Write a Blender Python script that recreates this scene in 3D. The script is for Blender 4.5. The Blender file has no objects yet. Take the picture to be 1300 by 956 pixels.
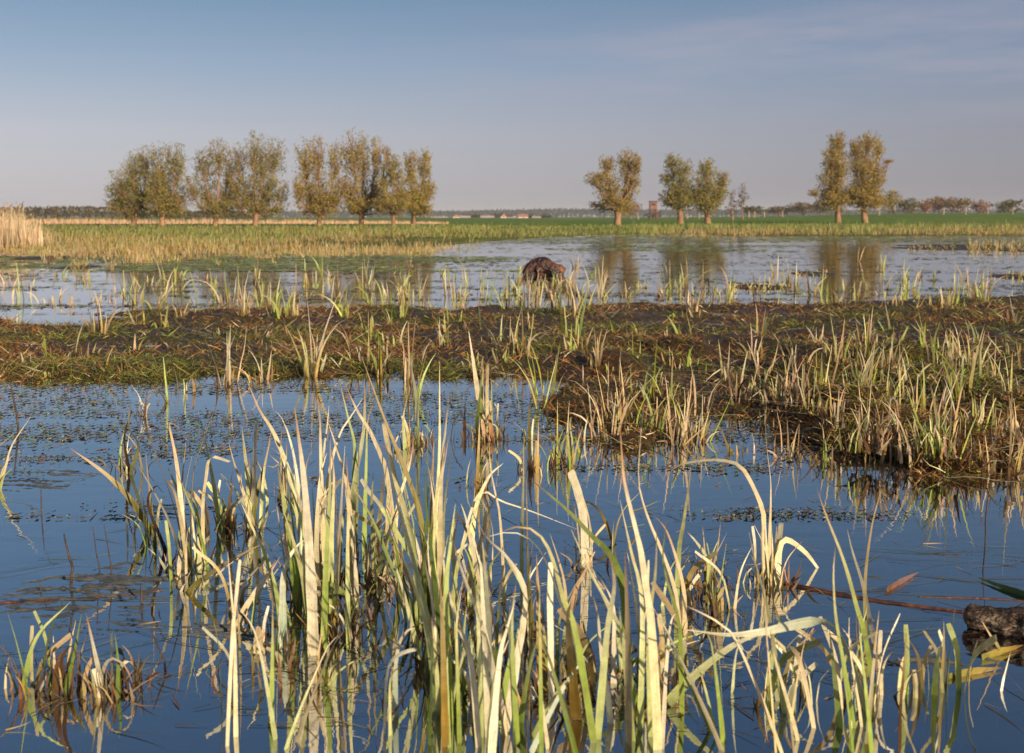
import bpy, bmesh, math, random
import numpy as np
from mathutils import Vector

SC = bpy.context.scene
COL = SC.collection
R = math.radians
rng = np.random.default_rng(7)
random.seed(7)

# ------------------------------------------------------------------ camera
F = 1394.0                       # focal length in photo pixels (1300 wide)
HZ = 275.0                       # horizon row of the photo
PCX, PCY = 650.0, 433.0          # optical centre of the photo
CAMH = 1.0
PITCH = math.atan((PCY - HZ) / F)
cp, sp_ = math.cos(PITCH), math.sin(PITCH)


def ray(px, py):
    x = (px - PCX) / F
    v = (PCY - py) / F
    return np.array([x, cp + v * sp_, -sp_ + v * cp])


def gnd(px, py, z=0.0):
    d = ray(px, py)
    t = (z - CAMH) / d[2]
    return np.array([d[0] * t, d[1] * t, z])


def at(px, py, Y):
    d = ray(px, py)
    t = Y / d[1]
    return np.array([d[0] * t, Y, CAMH + d[2] * t])


def col_of(x, y):
    """photo column of a ground point (pitch is small; ground z ~ 0)"""
    depth = y * cp + CAMH * sp_
    return PCX + F * x / np.maximum(depth, 0.2)


cam_d = bpy.data.cameras.new('camera')
cam = bpy.data.objects.new('camera', cam_d)
COL.objects.link(cam)
cam.location = (0, 0, CAMH)
cam.rotation_euler = (math.pi / 2 - PITCH, 0, 0)
cam_d.sensor_width = 36
cam_d.lens = F / 1300 * 36
cam_d.shift_y = -(478 - PCY) / 1300
cam_d.clip_start = 0.05
cam_d.clip_end = 20000
cam_d.dof.use_dof = True
cam_d.dof.focus_distance = 4.0
cam_d.dof.aperture_fstop = 6.3
SC.camera = cam

# ------------------------------------------------------------------ render
SC.render.engine = 'CYCLES'
SC.view_settings.view_transform = 'Standard'
SC.view_settings.look = 'None'
SC.view_settings.gamma = 1
SC.view_settings.use_curve_mapping = False
SC.view_settings.exposure = 0.56
SC.cycles.use_denoising = True
SC.cycles.max_bounces = 8
SC.cycles.transparent_max_bounces = 12
SC.cycles.sample_clamp_indirect = 6

# ------------------------------------------------------------------ helpers


def link(name, data, parent=None):
    o = bpy.data.objects.new(name, data)
    COL.objects.link(o)
    if parent is not None:
        o.parent = parent
    return o


def tag(o, label=None, cat=None, group=None, kind=None):
    if label:
        o['label'] = label
    if cat:
        o['category'] = cat
    if group:
        o['group'] = group
    if kind:
        o['kind'] = kind
    return o


def empty(name, loc, label, cat, group=None):
    o = link(name, None)
    o.location = [float(v) for v in loc]
    o.empty_display_size = 0.1
    return tag(o, label, cat, group)


def mesh(name, V, Q, mat, parent=None, col=None, uv=None, smooth=True, origin=None):
    """V (n,3), Q (m,4) quads; col (n,3) point colours"""
    V = np.asarray(V, dtype=np.float32)
    Q = np.asarray(Q, dtype=np.int32)
    if origin is None and parent is not None:
        origin = np.array(parent.location)
        if parent.parent is not None:
            origin = origin + np.array(parent.parent.location)
    if origin is None:
        origin = np.zeros(3)
    me = bpy.data.meshes.new(name)
    k = Q.shape[1]
    me.vertices.add(len(V))
    me.vertices.foreach_set('co', (V - np.asarray(origin, dtype=np.float32)).ravel())
    me.loops.add(Q.size)
    me.loops.foreach_set('vertex_index', Q.ravel())
    me.polygons.add(len(Q))
    me.polygons.foreach_set('loop_start', np.arange(len(Q), dtype=np.int32) * k)
    me.polygons.foreach_set('loop_total', np.full(len(Q), k, dtype=np.int32))
    me.polygons.foreach_set('use_smooth', np.full(len(Q), smooth, dtype=bool))
    if col is not None:
        a = me.color_attributes.new('col', 'FLOAT_COLOR', 'POINT')
        c = np.ones((len(V), 4), dtype=np.float32)
        c[:, :3] = col
        a.data.foreach_set('color', c.ravel())
    if uv is not None:
        l = me.uv_layers.new(name='UVMap')
        l.data.foreach_set('uv', np.asarray(uv, dtype=np.float32)[Q.ravel()].ravel())
    me.update(calc_edges=True)
    me.materials.append(mat)
    o = link(name, me, parent)
    if parent is None:
        o.location = [float(v) for v in origin]
    elif parent.parent is not None or True:
        pass
    return o


# value noise ------------------------------------------------------
_perm = rng.random((256, 256))


def vnoise(x, y, s=1.0, oct=3):
    x = np.asarray(x) * s + 57.3
    y = np.asarray(y) * s + 91.7
    tot = 0.0
    amp = 1.0
    nrm = 0.0
    for _ in range(oct):
        xi = np.floor(x).astype(int)
        yi = np.floor(y).astype(int)
        fx = x - xi
        fy = y - yi
        fx = fx * fx * (3 - 2 * fx)
        fy = fy * fy * (3 - 2 * fy)
        a = _perm[xi % 256, yi % 256]
        b = _perm[(xi + 1) % 256, yi % 256]
        c = _perm[xi % 256, (yi + 1) % 256]
        d = _perm[(xi + 1) % 256, (yi + 1) % 256]
        tot = tot + amp * ((a * (1 - fx) + b * fx) * (1 - fy) + (c * (1 - fx) + d * fx) * fy)
        nrm += amp
        amp *= 0.5
        x = x * 2.03 + 11.1
        y = y * 2.03 + 5.7
    return tot / nrm


def sstep(a, b, x):
    t = np.clip((x - a) / (b - a), 0, 1)
    return t * t * (3 - 2 * t)


# ------------------------------------------------------------------ materials
def new_mat(name):
    m = bpy.data.materials.new(name)
    m.use_nodes = True
    nt = m.node_tree
    nt.nodes.clear()
    out = nt.nodes.new('ShaderNodeOutputMaterial')
    return m, nt, out


def N(nt, t, **kw):
    n = nt.nodes.new(t)
    for k, v in kw.items():
        if k in n.inputs:
            n.inputs[k].default_value = v
        else:
            setattr(n, k, v)
    return n


def mixrgb(nt, blend, fac, a, b):
    n = nt.nodes.new('ShaderNodeMix')
    n.data_type = 'RGBA'
    n.blend_type = blend
    n.clamp_result = False
    for sock, v in ((n.inputs[0], fac), (n.inputs[6], a), (n.inputs[7], b)):
        if hasattr(v, 'links'):
            nt.links.new(v, sock)
        elif isinstance(v, (int, float)):
            sock.default_value = v
        else:
            sock.default_value = (*v, 1) if len(v) == 3 else v
    return n.outputs[2]


def ramp(nt, fac, stops):
    n = nt.nodes.new('ShaderNodeValToRGB')
    e = n.color_ramp.elements
    while len(e) < len(stops):
        e.new(0.5)
    for i, (p, c) in enumerate(stops):
        e[i].position = p
        e[i].color = (*c, 1) if not isinstance(c, (int, float)) else (c, c, c, 1)
    if fac is not None:
        nt.links.new(fac, n.inputs[0])
    return n.outputs[0]


def leaf_mat(name, transl=0.3, rough=0.5, spec=0.3, streak=True, nscale=40.0):
    """colour from the blade's own pigment (point colour), fibres and specks from noise"""
    m, nt, out = new_mat(name)
    at_ = N(nt, 'ShaderNodeAttribute', attribute_name='col')
    c = at_.outputs['Color']
    geo = N(nt, 'ShaderNodeNewGeometry')
    no = N(nt, 'ShaderNodeTexNoise', Scale=nscale, Detail=3.0)
    nt.links.new(geo.outputs['Position'], no.inputs['Vector'])
    r = ramp(nt, no.outputs['Fac'], [(0.3, 0.8), (0.7, 1.15)])
    c = mixrgb(nt, 'MULTIPLY', 1.0, c, r)
    if streak:
        uv = N(nt, 'ShaderNodeUVMap')
        mp = N(nt, 'ShaderNodeMapping')
        mp.inputs['Scale'].default_value = (16, 0.6, 1)
        nt.links.new(uv.outputs['UV'], mp.inputs['Vector'])
        n2 = N(nt, 'ShaderNodeTexNoise', Scale=1.0, Detail=4.0)
        nt.links.new(mp.outputs[0], n2.inputs['Vector'])
        r2 = ramp(nt, n2.outputs['Fac'], [(0.34, 0.66), (0.6, 1.08)])
        c = mixrgb(nt, 'MULTIPLY', 0.8, c, r2)
        # small rust specks along the blade
        mp3 = N(nt, 'ShaderNodeMapping')
        mp3.inputs['Scale'].default_value = (4, 5, 1)
        nt.links.new(uv.outputs['UV'], mp3.inputs['Vector'])
        n3 = N(nt, 'ShaderNodeTexNoise', Scale=3.0, Detail=2.0)
        nt.links.new(mp3.outputs[0], n3.inputs['Vector'])
        f3 = ramp(nt, n3.outputs['Fac'], [(0.60, 0.0), (0.72, 0.75)])
        c = mixrgb(nt, 'MIX', f3, c, (0.22, 0.10, 0.035))
    p = N(nt, 'ShaderNodeBsdfPrincipled', Roughness=rough)
    p.inputs['Specular IOR Level'].default_value = spec
    nt.links.new(c, p.inputs['Base Color'])
    t = N(nt, 'ShaderNodeBsdfTranslucent')
    nt.links.new(c, t.inputs['Color'])
    mx = N(nt, 'ShaderNodeMixShader')
    mx.inputs[0].default_value = transl
    nt.links.new(p.outputs[0], mx.inputs[1])
    nt.links.new(t.outputs[0], mx.inputs[2])
    nt.links.new(mx.outputs[0], out.inputs['Surface'])
    return m


def noise_mat(name, stops, scale=8.0, rough=0.8, spec=0.3, bump=0.3, bscale=None, stretch=None, detail=6.0, dist=0.02):
    m, nt, out = new_mat(name)
    geo = N(nt, 'ShaderNodeNewGeometry')
    vec = geo.outputs['Position']
    if stretch:
        mp = N(nt, 'ShaderNodeMapping')
        mp.inputs['Scale'].default_value = stretch
        nt.links.new(vec, mp.inputs['Vector'])
        vec = mp.outputs[0]
    no = N(nt, 'ShaderNodeTexNoise', Scale=scale, Detail=detail)
    no.inputs['Roughness'].default_value = 0.65
    nt.links.new(vec, no.inputs['Vector'])
    c = ramp(nt, no.outputs['Fac'], stops)
    p = N(nt, 'ShaderNodeBsdfPrincipled', Roughness=rough)
    p.inputs['Specular IOR Level'].default_value = spec
    nt.links.new(c, p.inputs['Base Color'])
    if bump:
        b = N(nt, 'ShaderNodeTexNoise', Scale=bscale or scale * 3, Detail=6.0)
        nt.links.new(vec, b.inputs['Vector'])
        bn = N(nt, 'ShaderNodeBump', Strength=bump, Distance=dist)
        nt.links.new(b.outputs['Fac'], bn.inputs['Height'])
        nt.links.new(bn.outputs[0], p.inputs['Normal'])
    nt.links.new(p.outputs[0], out.inputs['Surface'])
    return m


M = {}
M['leaf'] = leaf_mat('sedge_leaf', 0.28, 0.42, 0.35)
M['blade'] = leaf_mat('thin_blade', 0.28, 0.5, 0.3, streak=False)
M['litter'] = leaf_mat('wet_litter', 0.1, 0.4, 0.4, streak=False, nscale=60)
M['crown'] = leaf_mat('willow_foliage', 0.45, 0.6, 0.2, streak=False, nscale=0.6)
M['bark'] = noise_mat('willow_bark', [(0.3, (0.14, 0.08, 0.045)), (0.7, (0.36, 0.20, 0.11))], 3.0, 0.9, bump=0.5, stretch=(1, 1, 0.25))
M['mud'] = None
M['bed'] = noise_mat('pond_bed_peat', [(0.35, (0.012, 0.009, 0.005)), (0.7, (0.05, 0.035, 0.015))], 3.0, 0.9, bump=0.2)
M['wet_log'] = noise_mat('wet_red_brown_wood', [(0.40, (0.008, 0.004, 0.002)), (0.56, (0.055, 0.016, 0.006)), (0.72, (0.20, 0.065, 0.022))], 11.0, 0.3, 0.7, bump=1.0, bscale=22, stretch=(0.6, 1, 1.5), dist=0.05)
M['log_bark'] = noise_mat('dark_log_bark', [(0.38, (0.010, 0.007, 0.005)), (0.52, (0.055, 0.032, 0.020)), (0.64, (0.13, 0.08, 0.05)), (0.73, (0.36, 0.25, 0.16))], 38.0, 0.6, 0.4, bump=1.0, bscale=70, stretch=(0.4, 1, 1.7), dist=0.02)
M['log_inner'] = noise_mat('rusty_rotten_wood', [(0.35, (0.03, 0.012, 0.005)), (0.7, (0.24, 0.085, 0.03))], 70.0, 0.5, 0.4, bump=0.8, dist=0.005)
M['twig'] = noise_mat('dead_stem', [(0.35, (0.022, 0.015, 0.010)), (0.72, (0.10, 0.06, 0.04))], 25.0, 0.6)
M['redstem'] = noise_mat('red_brown_stem', [(0.38, (0.03, 0.015, 0.012)), (0.54, (0.09, 0.038, 0.026)), (0.70, (0.22, 0.10, 0.06))], 30.0, 0.3, 0.5, bump=0.2, dist=0.002)
M['post'] = noise_mat('weathered_post', [(0.3, (0.26, 0.19, 0.12)), (0.7, (0.45, 0.34, 0.22))], 2.0, 0.9)
M['white_wall'] = noise_mat('rendered_wall', [(0.3, (0.62, 0.58, 0.54)), (0.7, (0.75, 0.72, 0.68))], 0.3, 0.9)
M['tan_wall'] = noise_mat('tan_wall', [(0.3, (0.45, 0.34, 0.26)), (0.7, (0.55, 0.43, 0.33))], 0.3, 0.9)
M['red_roof'] = noise_mat('red_tile_roof', [(0.3, (0.34, 0.12, 0.08)), (0.7, (0.46, 0.19, 0.13))], 0.5, 0.8)
M['pale_roof'] = noise_mat('pale_sheet_roof', [(0.3, (0.45, 0.34, 0.30)), (0.7, (0.55, 0.43, 0.38))], 0.3, 0.7)
M['dark_roof'] = noise_mat('dark_roof', [(0.3, (0.07, 0.045, 0.045)), (0.7, (0.12, 0.08, 0.075))], 0.5, 0.8)
M['glass'] = noise_mat('dark_window', [(0.3, (0.03, 0.035, 0.04)), (0.7, (0.06, 0.065, 0.07))], 0.5, 0.2)
M['cabin'] = noise_mat('hide_boards', [(0.3, (0.16, 0.075, 0.055)), (0.7, (0.30, 0.15, 0.11))], 1.2, 0.9, stretch=(6, 6, 0.5))
M['tower_wood'] = noise_mat('dark_tower_timber', [(0.3, (0.10, 0.055, 0.05)), (0.7, (0.20, 0.11, 0.09))], 2.0, 0.9)


def log_material():
    m, nt, out = new_mat('cracked_log_bark')
    tc_ = N(nt, 'ShaderNodeTexCoord')
    mp = N(nt, 'ShaderNodeMapping')
    mp.inputs['Scale'].default_value = (0.35, 1, 1)
    nt.links.new(tc_.outputs['Object'], mp.inputs['Vector'])
    wob = N(nt, 'ShaderNodeTexNoise', Scale=50.0, Detail=4.0)
    nt.links.new(mp.outputs[0], wob.inputs['Vector'])
    vec = mixrgb(nt, 'LINEAR_LIGHT', 0.012, mp.outputs[0], wob.outputs['Color'])
    vo = N(nt, 'ShaderNodeTexVoronoi', Scale=95.0, feature='DISTANCE_TO_EDGE')
    nt.links.new(vec, vo.inputs['Vector'])
    fine = N(nt, 'ShaderNodeTexNoise', Scale=190.0, Detail=6.0)
    fine.inputs['Roughness'].default_value = 0.7
    nt.links.new(mp.outputs[0], fine.inputs['Vector'])
    big = N(nt, 'ShaderNodeTexNoise', Scale=26.0, Detail=3.0)
    nt.links.new(mp.outputs[0], big.inputs['Vector'])
    c = ramp(nt, fine.outputs['Fac'], [(0.35, (0.022, 0.012, 0.007)), (0.55, (0.095, 0.052, 0.030)), (0.72, (0.22, 0.13, 0.08))])
    c = mixrgb(nt, 'MIX', ramp(nt, big.outputs['Fac'], [(0.56, 0.0), (0.66, 0.85)]), c, (0.40, 0.29, 0.19))
    cr = ramp(nt, vo.outputs['Distance'], [(0.0, 0.0), (0.10, 1.0)])
    c = mixrgb(nt, 'MIX', cr, (0.008, 0.006, 0.005), c)
    p = N(nt, 'ShaderNodeBsdfPrincipled', Roughness=0.5)
    nt.links.new(c, p.inputs['Base Color'])
    b1 = N(nt, 'ShaderNodeBump', Strength=1.0, Distance=0.006)
    nt.links.new(cr, b1.inputs['Height'])
    b2 = N(nt, 'ShaderNodeBump', Strength=0.9, Distance=0.006)
    nt.links.new(fine.outputs['Fac'], b2.inputs['Height'])
    nt.links.new(b1.outputs[0], b2.inputs['Normal'])
    nt.links.new(b2.outputs[0], p.inputs['Normal'])
    nt.links.new(p.outputs[0], out.inputs['Surface'])
    return m


M['log_bark'] = log_material()


def mud_material():
    m, nt, out = new_mat('wet_peat_mud')
    geo = N(nt, 'ShaderNodeNewGeometry')
    n1 = N(nt, 'ShaderNodeTexNoise', Scale=1.3, Detail=6.0)
    n2 = N(nt, 'ShaderNodeTexNoise', Scale=22.0, Detail=8.0)
    n3 = N(nt, 'ShaderNodeTexNoise', Scale=75.0, Detail=5.0)
    for n in (n1, n2, n3):
        n.inputs['Roughness'].default_value = 0.7
        nt.links.new(geo.outputs['Position'], n.inputs['Vector'])
    c = ramp(nt, n2.outputs['Fac'], [(0.34, (0.016, 0.008, 0.004)), (0.52, (0.06, 0.028, 0.010)), (0.7, (0.14, 0.072, 0.025))])
    g = ramp(nt, n2.outputs['Fac'], [(0.36, (0.03, 0.025, 0.006)), (0.6, (0.10, 0.095, 0.02)), (0.75, (0.18, 0.17, 0.04))])
    f = ramp(nt, n1.outputs['Fac'], [(0.46, 0.0), (0.6, 0.8)])
    c = mixrgb(nt, 'MIX', f, c, g)
    p = N(nt, 'ShaderNodeBsdfPrincipled', Roughness=0.6)
    p.inputs['Specular IOR Level'].default_value = 0.35
    nt.links.new(ramp(nt, n1.outputs['Fac'], [(0.4, 0.35), (0.6, 0.75)]), p.inputs['Roughness'])
    nt.links.new(c, p.inputs['Base Color'])
    bn = N(nt, 'ShaderNodeBump', Strength=1.0, Distance=0.03)
    nt.links.new(n3.outputs['Fac'], bn.inputs['Height'])
    nt.links.new(bn.outputs[0], p.inputs['Normal'])
    nt.links.new(p.outputs[0], out.inputs['Surface'])
    return m


M['mud'] = mud_material()


def field_material(name, stops, stops2, s1=0.03, s2=0.6):
    m, nt, out = new_mat(name)
    geo = N(nt, 'ShaderNodeNewGeometry')
    mp = N(nt, 'ShaderNodeMapping')
    mp.inputs['Scale'].default_value = (1, 0.35, 1)
    nt.links.new(geo.outputs['Position'], mp.inputs['Vector'])
    n1 = N(nt, 'ShaderNodeTexNoise', Scale=s1, Detail=5.0)
    n2 = N(nt, 'ShaderNodeTexNoise', Scale=s2, Detail=6.0)
    for n in (n1, n2):
        nt.links.new(mp.outputs[0], n.inputs['Vector'])
    a = ramp(nt, n1.outputs['Fac'], stops)
    b = ramp(nt, n2.outputs['Fac'], stops2)
    c = mixrgb(nt, 'MULTIPLY', 1.0, a, b)
    p = N(nt, 'ShaderNodeBsdfPrincipled', Roughness=0.95)
    p.inputs['Specular IOR Level'].default_value = 0.1
    nt.links.new(c, p.inputs['Base Color'])
    bn = N(nt, 'ShaderNodeBump', Strength=0.5, Distance=0.3)
    nt.links.new(n2.outputs['Fac'], bn.inputs['Height'])
    nt.links.new(bn.outputs[0], p.inputs['Normal'])
    nt.links.new(p.outputs[0], out.inputs['Surface'])
    return m


M['field'] = field_material('green_crop', [(0.35, (0.085, 0.15, 0.016)), (0.58, (0.12, 0.185, 0.028)), (0.68, (0.17, 0.13, 0.045))], [(0.3, 0.7), (0.7, 1.25)])
M['meadow'] = field_material('wet_meadow', [(0.38, (0.10, 0.115, 0.025)), (0.62, (0.19, 0.18, 0.05))], [(0.3, 0.6), (0.7, 1.3)], 0.06, 1.2)


def water_material():
    m, nt, out = new_mat('still_pond_water')
    geo = N(nt, 'ShaderNodeNewGeometry')
    # faint ripples, longer farther out where the breeze reaches
    n1 = N(nt, 'ShaderNodeTexNoise', Scale=6.0, Detail=3.0)
    mp = N(nt, 'ShaderNodeMapping')
    mp.inputs['Scale'].default_value = (0.6, 1.6, 1)
    nt.links.new(geo.outputs['Position'], mp.inputs['Vector'])
    nt.links.new(mp.outputs[0], n1.inputs['Vector'])
    bn = N(nt, 'ShaderNodeBump', Strength=0.10, Distance=0.01)
    nt.links.new(n1.outputs['Fac'], bn.inputs['Height'])
    fr = N(nt, 'ShaderNodeFresnel', IOR=1.8)
    nt.links.new(bn.outputs[0], fr.inputs['Normal'])
    gl = N(nt, 'ShaderNodeBsdfGlossy', Roughness=0.015)
    gl.inputs['Color'].default_value = (0.95, 0.97, 1.0, 1)
    nt.links.new(bn.outputs[0], gl.inputs['Normal'])
    tr = N(nt, 'ShaderNodeBsdfTransparent')
    tr.inputs['Color'].default_value = (0.50, 0.46, 0.30, 1)
    mx = N(nt, 'ShaderNodeMixShader')
    lift = N(nt, 'ShaderNodeMapRange')
    lift.inputs['To Min'].default_value = 0.50
    nt.links.new(fr.outputs[0], lift.inputs['Value'])
    nt.links.new(lift.outputs[0], mx.inputs[0])
    nt.links.new(tr.outputs[0], mx.inputs[1])
    nt.links.new(gl.outputs[0], mx.inputs[2])
    nt.links.new(mx.outputs[0], out.inputs['Surface'])
    return m


M['water'] = water_material()

# ------------------------------------------------------------------ light and sky
SUN_EL, SUN_AZ = 19.0, 144.0      # azimuth clockwise from the view direction (+Y): behind the camera, to the right
az = R(SUN_AZ)
sun_dir = Vector((math.sin(az) * math.cos(R(SUN_EL)), math.cos(az) * math.cos(R(SUN_EL)), math.sin(R(SUN_EL))))
sd = bpy.data.lights.new('sun', 'SUN')
sd.energy = 5.0
sd.angle = R(0.53)
sd.color = (1.0, 0.82, 0.60)
so = link('sun', sd)
so.rotation_euler = sun_dir.to_track_quat('Z', 'Y').to_euler()
so.location = (30, -30, 20)

W = bpy.data.worlds.new('World')
SC.world = W
W.use_nodes = True
nt = W.node_tree
nt.nodes.clear()
out = nt.nodes.new('ShaderNodeOutputWorld')
bg = N(nt, 'ShaderNodeBackground')
sky = N(nt, 'ShaderNodeTexSky', sky_type='NISHITA', sun_disc=False)
sky.sun_elevation = R(SUN_EL)
sky.sun_rotation = az
sky.air_density = 1.0
sky.dust_density = 1.5
sky.ozone_density = 2.0
tc = N(nt, 'ShaderNodeTexCoord')
sep = N(nt, 'ShaderNodeSeparateXYZ')
nt.links.new(tc.outputs['Generated'], sep.inputs[0])
# hazy evening air: mauve grey low down, slate blue above (values are for strength 0.1)
k = 8.6
g_l = ramp(nt, sep.outputs['Z'], [(0.0, (0.44 * k, 0.415 * k, 0.45 * k)), (0.07, (0.40 * k, 0.395 * k, 0.46 * k)), (0.13, (0.232 * k, 0.298 * k, 0.41 * k)),
                                  (0.19, (0.122 * k, 0.208 * k, 0.325 * k)), (0.27, (0.092 * k, 0.178 * k, 0.30 * k)), (0.40, (0.052 * k, 0.108 * k, 0.20 * k)), (0.6, (0.02 * k, 0.05 * k, 0.11 * k))])
g_r = ramp(nt, sep.outputs['Z'], [(0.0, (0.195 * k, 0.182 * k, 0.215 * k)), (0.07, (0.19 * k, 0.19 * k, 0.245 * k)), (0.13, (0.165 * k, 0.20 * k, 0.29 * k)),
                                  (0.19, (0.098 * k, 0.158 * k, 0.255 * k)), (0.27, (0.062 * k, 0.112 * k, 0.19 * k)), (0.40, (0.034 * k, 0.070 * k, 0.135 * k)), (0.6, (0.02 * k, 0.05 * k, 0.11 * k))])
mr = N(nt, 'ShaderNodeMapRange')
mr.inputs['From Min'].default_value = -0.45
mr.inputs['From Max'].default_value = 0.5
nt.links.new(sep.outputs['X'], mr.inputs['Value'])
grad = mixrgb(nt, 'MIX', mr.outputs[0], g_l, g_r)
# a thin veil of cloud
mp = N(nt, 'ShaderNodeMapping')
mp.inputs['Scale'].default_value = (2.2, 2.2, 16)
mp.inputs['Rotation'].default_value = (0, R(-4), 0)
nt.links.new(tc.outputs['Generated'], mp.inputs['Vector'])
cl = N(nt, 'ShaderNodeTexNoise', Scale=1.6, Detail=5.0)
cl.inputs['Roughness'].default_value = 0.55
nt.links.new(mp.outputs[0], cl.inputs['Vector'])
cf = ramp(nt, cl.outputs['Fac'], [(0.40, 0.0), (0.66, 1.0)])
band = ramp(nt, sep.outputs['Z'], [(0.075, 0.0), (0.115, 1.0), (0.15, 1.0), (0.19, 0.0)])
cf = mixrgb(nt, 'MULTIPLY', 1.0, cf, band)
cf = mixrgb(nt, 'MULTIPLY', 1.0, cf, ramp(nt, mr.outputs[0], [(0.35, 0.0), (0.75, 1.0)]))
grad = mixrgb(nt, 'MIX', cf, grad, (0.32 * k, 0.285 * k, 0.35 * k))
skyc = mixrgb(nt, 'MIX', 0.85, sky.outputs[0], grad)
nt.links.new(skyc, bg.inputs['Color'])
bg.inputs['Strength'].default_value = 0.1
nt.links.new(bg.outputs[0], out.inputs['Surface'])

# ------------------------------------------------------------------ ground, pond bed, water, field
SHORE = np.array([(-900, 330), (-300, 325), (0, 314), (60, 317), (140, 322), (220, 321), (300, 317), (450, 315), (560, 312), (620, 306), (680, 302), (740, 299),
                  (800, 297.5), (950, 299), (1000, 300), (1150, 299), (1300, 299), (1700, 299), (2500, 300)], float)
SH_D = np.array([gnd(a, b)[1] for a, b in SHORE])


def shore(c):
    return np.interp(c, SHORE[:, 0], SH_D)


def terrain(x, y):
    c = col_of(x, y)
    s = y - shore(c)
    h = -0.40 + 0.42 * sstep(-14, 1.0, s) + 0.10 * sstep(0, 25, s)
    rise = sstep(700, 1250, c) * 1.75 + 0.15
    h = h + rise * sstep(105, 330, y)
    h = h + (vnoise(x, y, 0.12, 3) - 0.5) * 0.05 * sstep(2, 12, s) + (vnoise(x, y, 0.01, 2) - 0.5) * 0.5 * sstep(150, 400, y)
    return h


ys = np.concatenate([np.arange(-8, 30, 1.0), np.geomspace(30, 120, 60)[0:], np.geomspace(124, 6000, 50)])
us = np.linspace(-1, 1, 161)
us = np.sign(us) * np.abs(us) ** 1.25
XX = us[None, :] * (16 + np.maximum(ys, 0)[:, None] * 1.3)
YY = np.repeat(ys[:, None], len(us), 1)
ZZ = terrain(XX, YY)
V = np.stack([XX, YY, ZZ], -1).reshape(-1, 3)
nr, nc = XX.shape
ii = np.arange(nr - 1)[:, None] * nc + np.arange(nc - 1)[None, :]
Q = np.stack([ii, ii + 1, ii + 1 + nc, ii + nc], -1).reshape(-1, 4)
cx = V[Q].mean(1)
cc = col_of(cx[:, 0], cx[:, 1])
sgn = cx[:, 1] - shore(cc)
edge = np.interp(cc, [0, 300, 600, 800, 1000, 1300], [118, 108, 84, 92, 108, 118]) + (vnoise(cx[:, 0], cx[:, 1] * 0.3, 0.1) - 0.5) * 16
zone = np.where(sgn < -1.5, 0, np.where(cx[:, 1] < edge, 1, 2))


def sub(name, q, mat):
    idx = np.unique(q)
    re = np.zeros(len(V), int)
    re[idx] = np.arange(len(idx))
    return tag(mesh(name, V[idx], re[q], mat), kind='structure')


sub('pond_bed', Q[zone == 0], M['bed'])
sub('meadow', Q[zone == 1], M['meadow'])
sub('field', Q[zone == 2], M['field'])

WX, WY = 130.0, 105.0
mesh('water', [(-WX, -8, 0), (WX, -8, 0), (WX, WY, 0), (-WX, WY, 0)], [(0, 1, 2, 3)], M['water'])
tag(bpy.data.objects['water'], kind='structure')

# ------------------------------------------------------------------ mud flat
MUD = [(-250, 412), (0, 406), (60, 409), (130, 398), (200, 392), (330, 390), (450, 389), (560, 388), (700, 388), (800, 386), (900, 385), (1000, 384), (1100, 380),
       (1200, 378), (1300, 376), (1600, 372), (1600, 630), (1400, 618), (1300, 612), (1240, 607), (1180, 602), (1100, 590), (1030, 597), (985, 588), (960, 562), (930, 548),
       (908, 575), (890, 598), (820, 604), (740, 600), (692, 590), (676, 560), (690, 528), (650, 500), (590, 487), (520, 492), (430, 488), (300, 492), (200, 495), (100, 490), (0, 487), (-250, 492)]
MP = np.array([gnd(a, b)[:2] for a, b in MUD])


def poly_sd(x, y, P):
    """signed distance, positive inside"""
    sh = x.shape
    p = np.stack([x.ravel(), y.ravel()], 1)
    best = np.full(len(p), 1e9)
    ins = np.zeros(len(p), bool)
    for i in range(len(P)):
        a, b = P[i], P[(i + 1) % len(P)]
        e = b - a
        w = p - a
        t = np.clip((w @ e) / (e @ e), 0, 1)
        d = np.hypot(*(w - t[:, None] * e).T)
        best = np.minimum(best, d)
        cond = (a[1] > p[:, 1]) != (b[1] > p[:, 1])
        with np.errstate(divide='ignore', invalid='ignore'):
            xin = (b[0] - a[0]) * (p[:, 1] - a[1]) / (b[1] - a[1]) + a[0]
        ins ^= cond & (p[:, 0] < xin)
    return np.where(ins, best, -best).reshape(sh)


GX0, GX1, GY0, GY1, GS = -8.0, 9.0, 3.2, 14.5, 0.045
gx = np.arange(GX0, GX1, GS)
gy = np.arange(GY0, GY1, GS)
GXX, GYY = np.meshgrid(gx, gy)
SD = poly_sd(GXX, GYY, MP)
nz = vnoise(GXX, GYY, 1.7, 4)
nf = vnoise(GXX, GYY, 7.0, 3)
SDn = SD + (nz - 0.5) * 0.8 + (nf - 0.5) * 0.55 - 0.03
gc = col_of(GXX, GYY)
rough_side = sstep(640, 800, gc) * sstep(10.5, 6.5, GYY)
MH = -0.06 + 0.078 * sstep(-0.15, 0.6, SDn) + (nf - 0.5) * 0.045 + (nz - 0.48) * 0.05
MH = MH + rough_side * sstep(0.0, 0.5, SDn) * (0.02 + 0.16 * np.clip(vnoise(GXX + 9, GYY, 2.6, 3) - 0.45, 0, 1) * 2)
MH = np.where(SDn < -0.5, -0.3, MH)


def mud_h(x, y):
    fx = np.clip((np.asarray(x) - GX0) / GS, 0, len(gx) - 1.001)
    fy = np.clip((np.asarray(y) - GY0) / GS, 0, len(gy) - 1.001)
    i, j = fx.astype(int), fy.astype(int)
    a, b = fx - i, fy - j
    return (MH[j, i] * (1 - a) + MH[j, i + 1] * a) * (1 - b) + (MH[j + 1, i] * (1 - a) + MH[j + 1, i + 1] * a) * b


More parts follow.
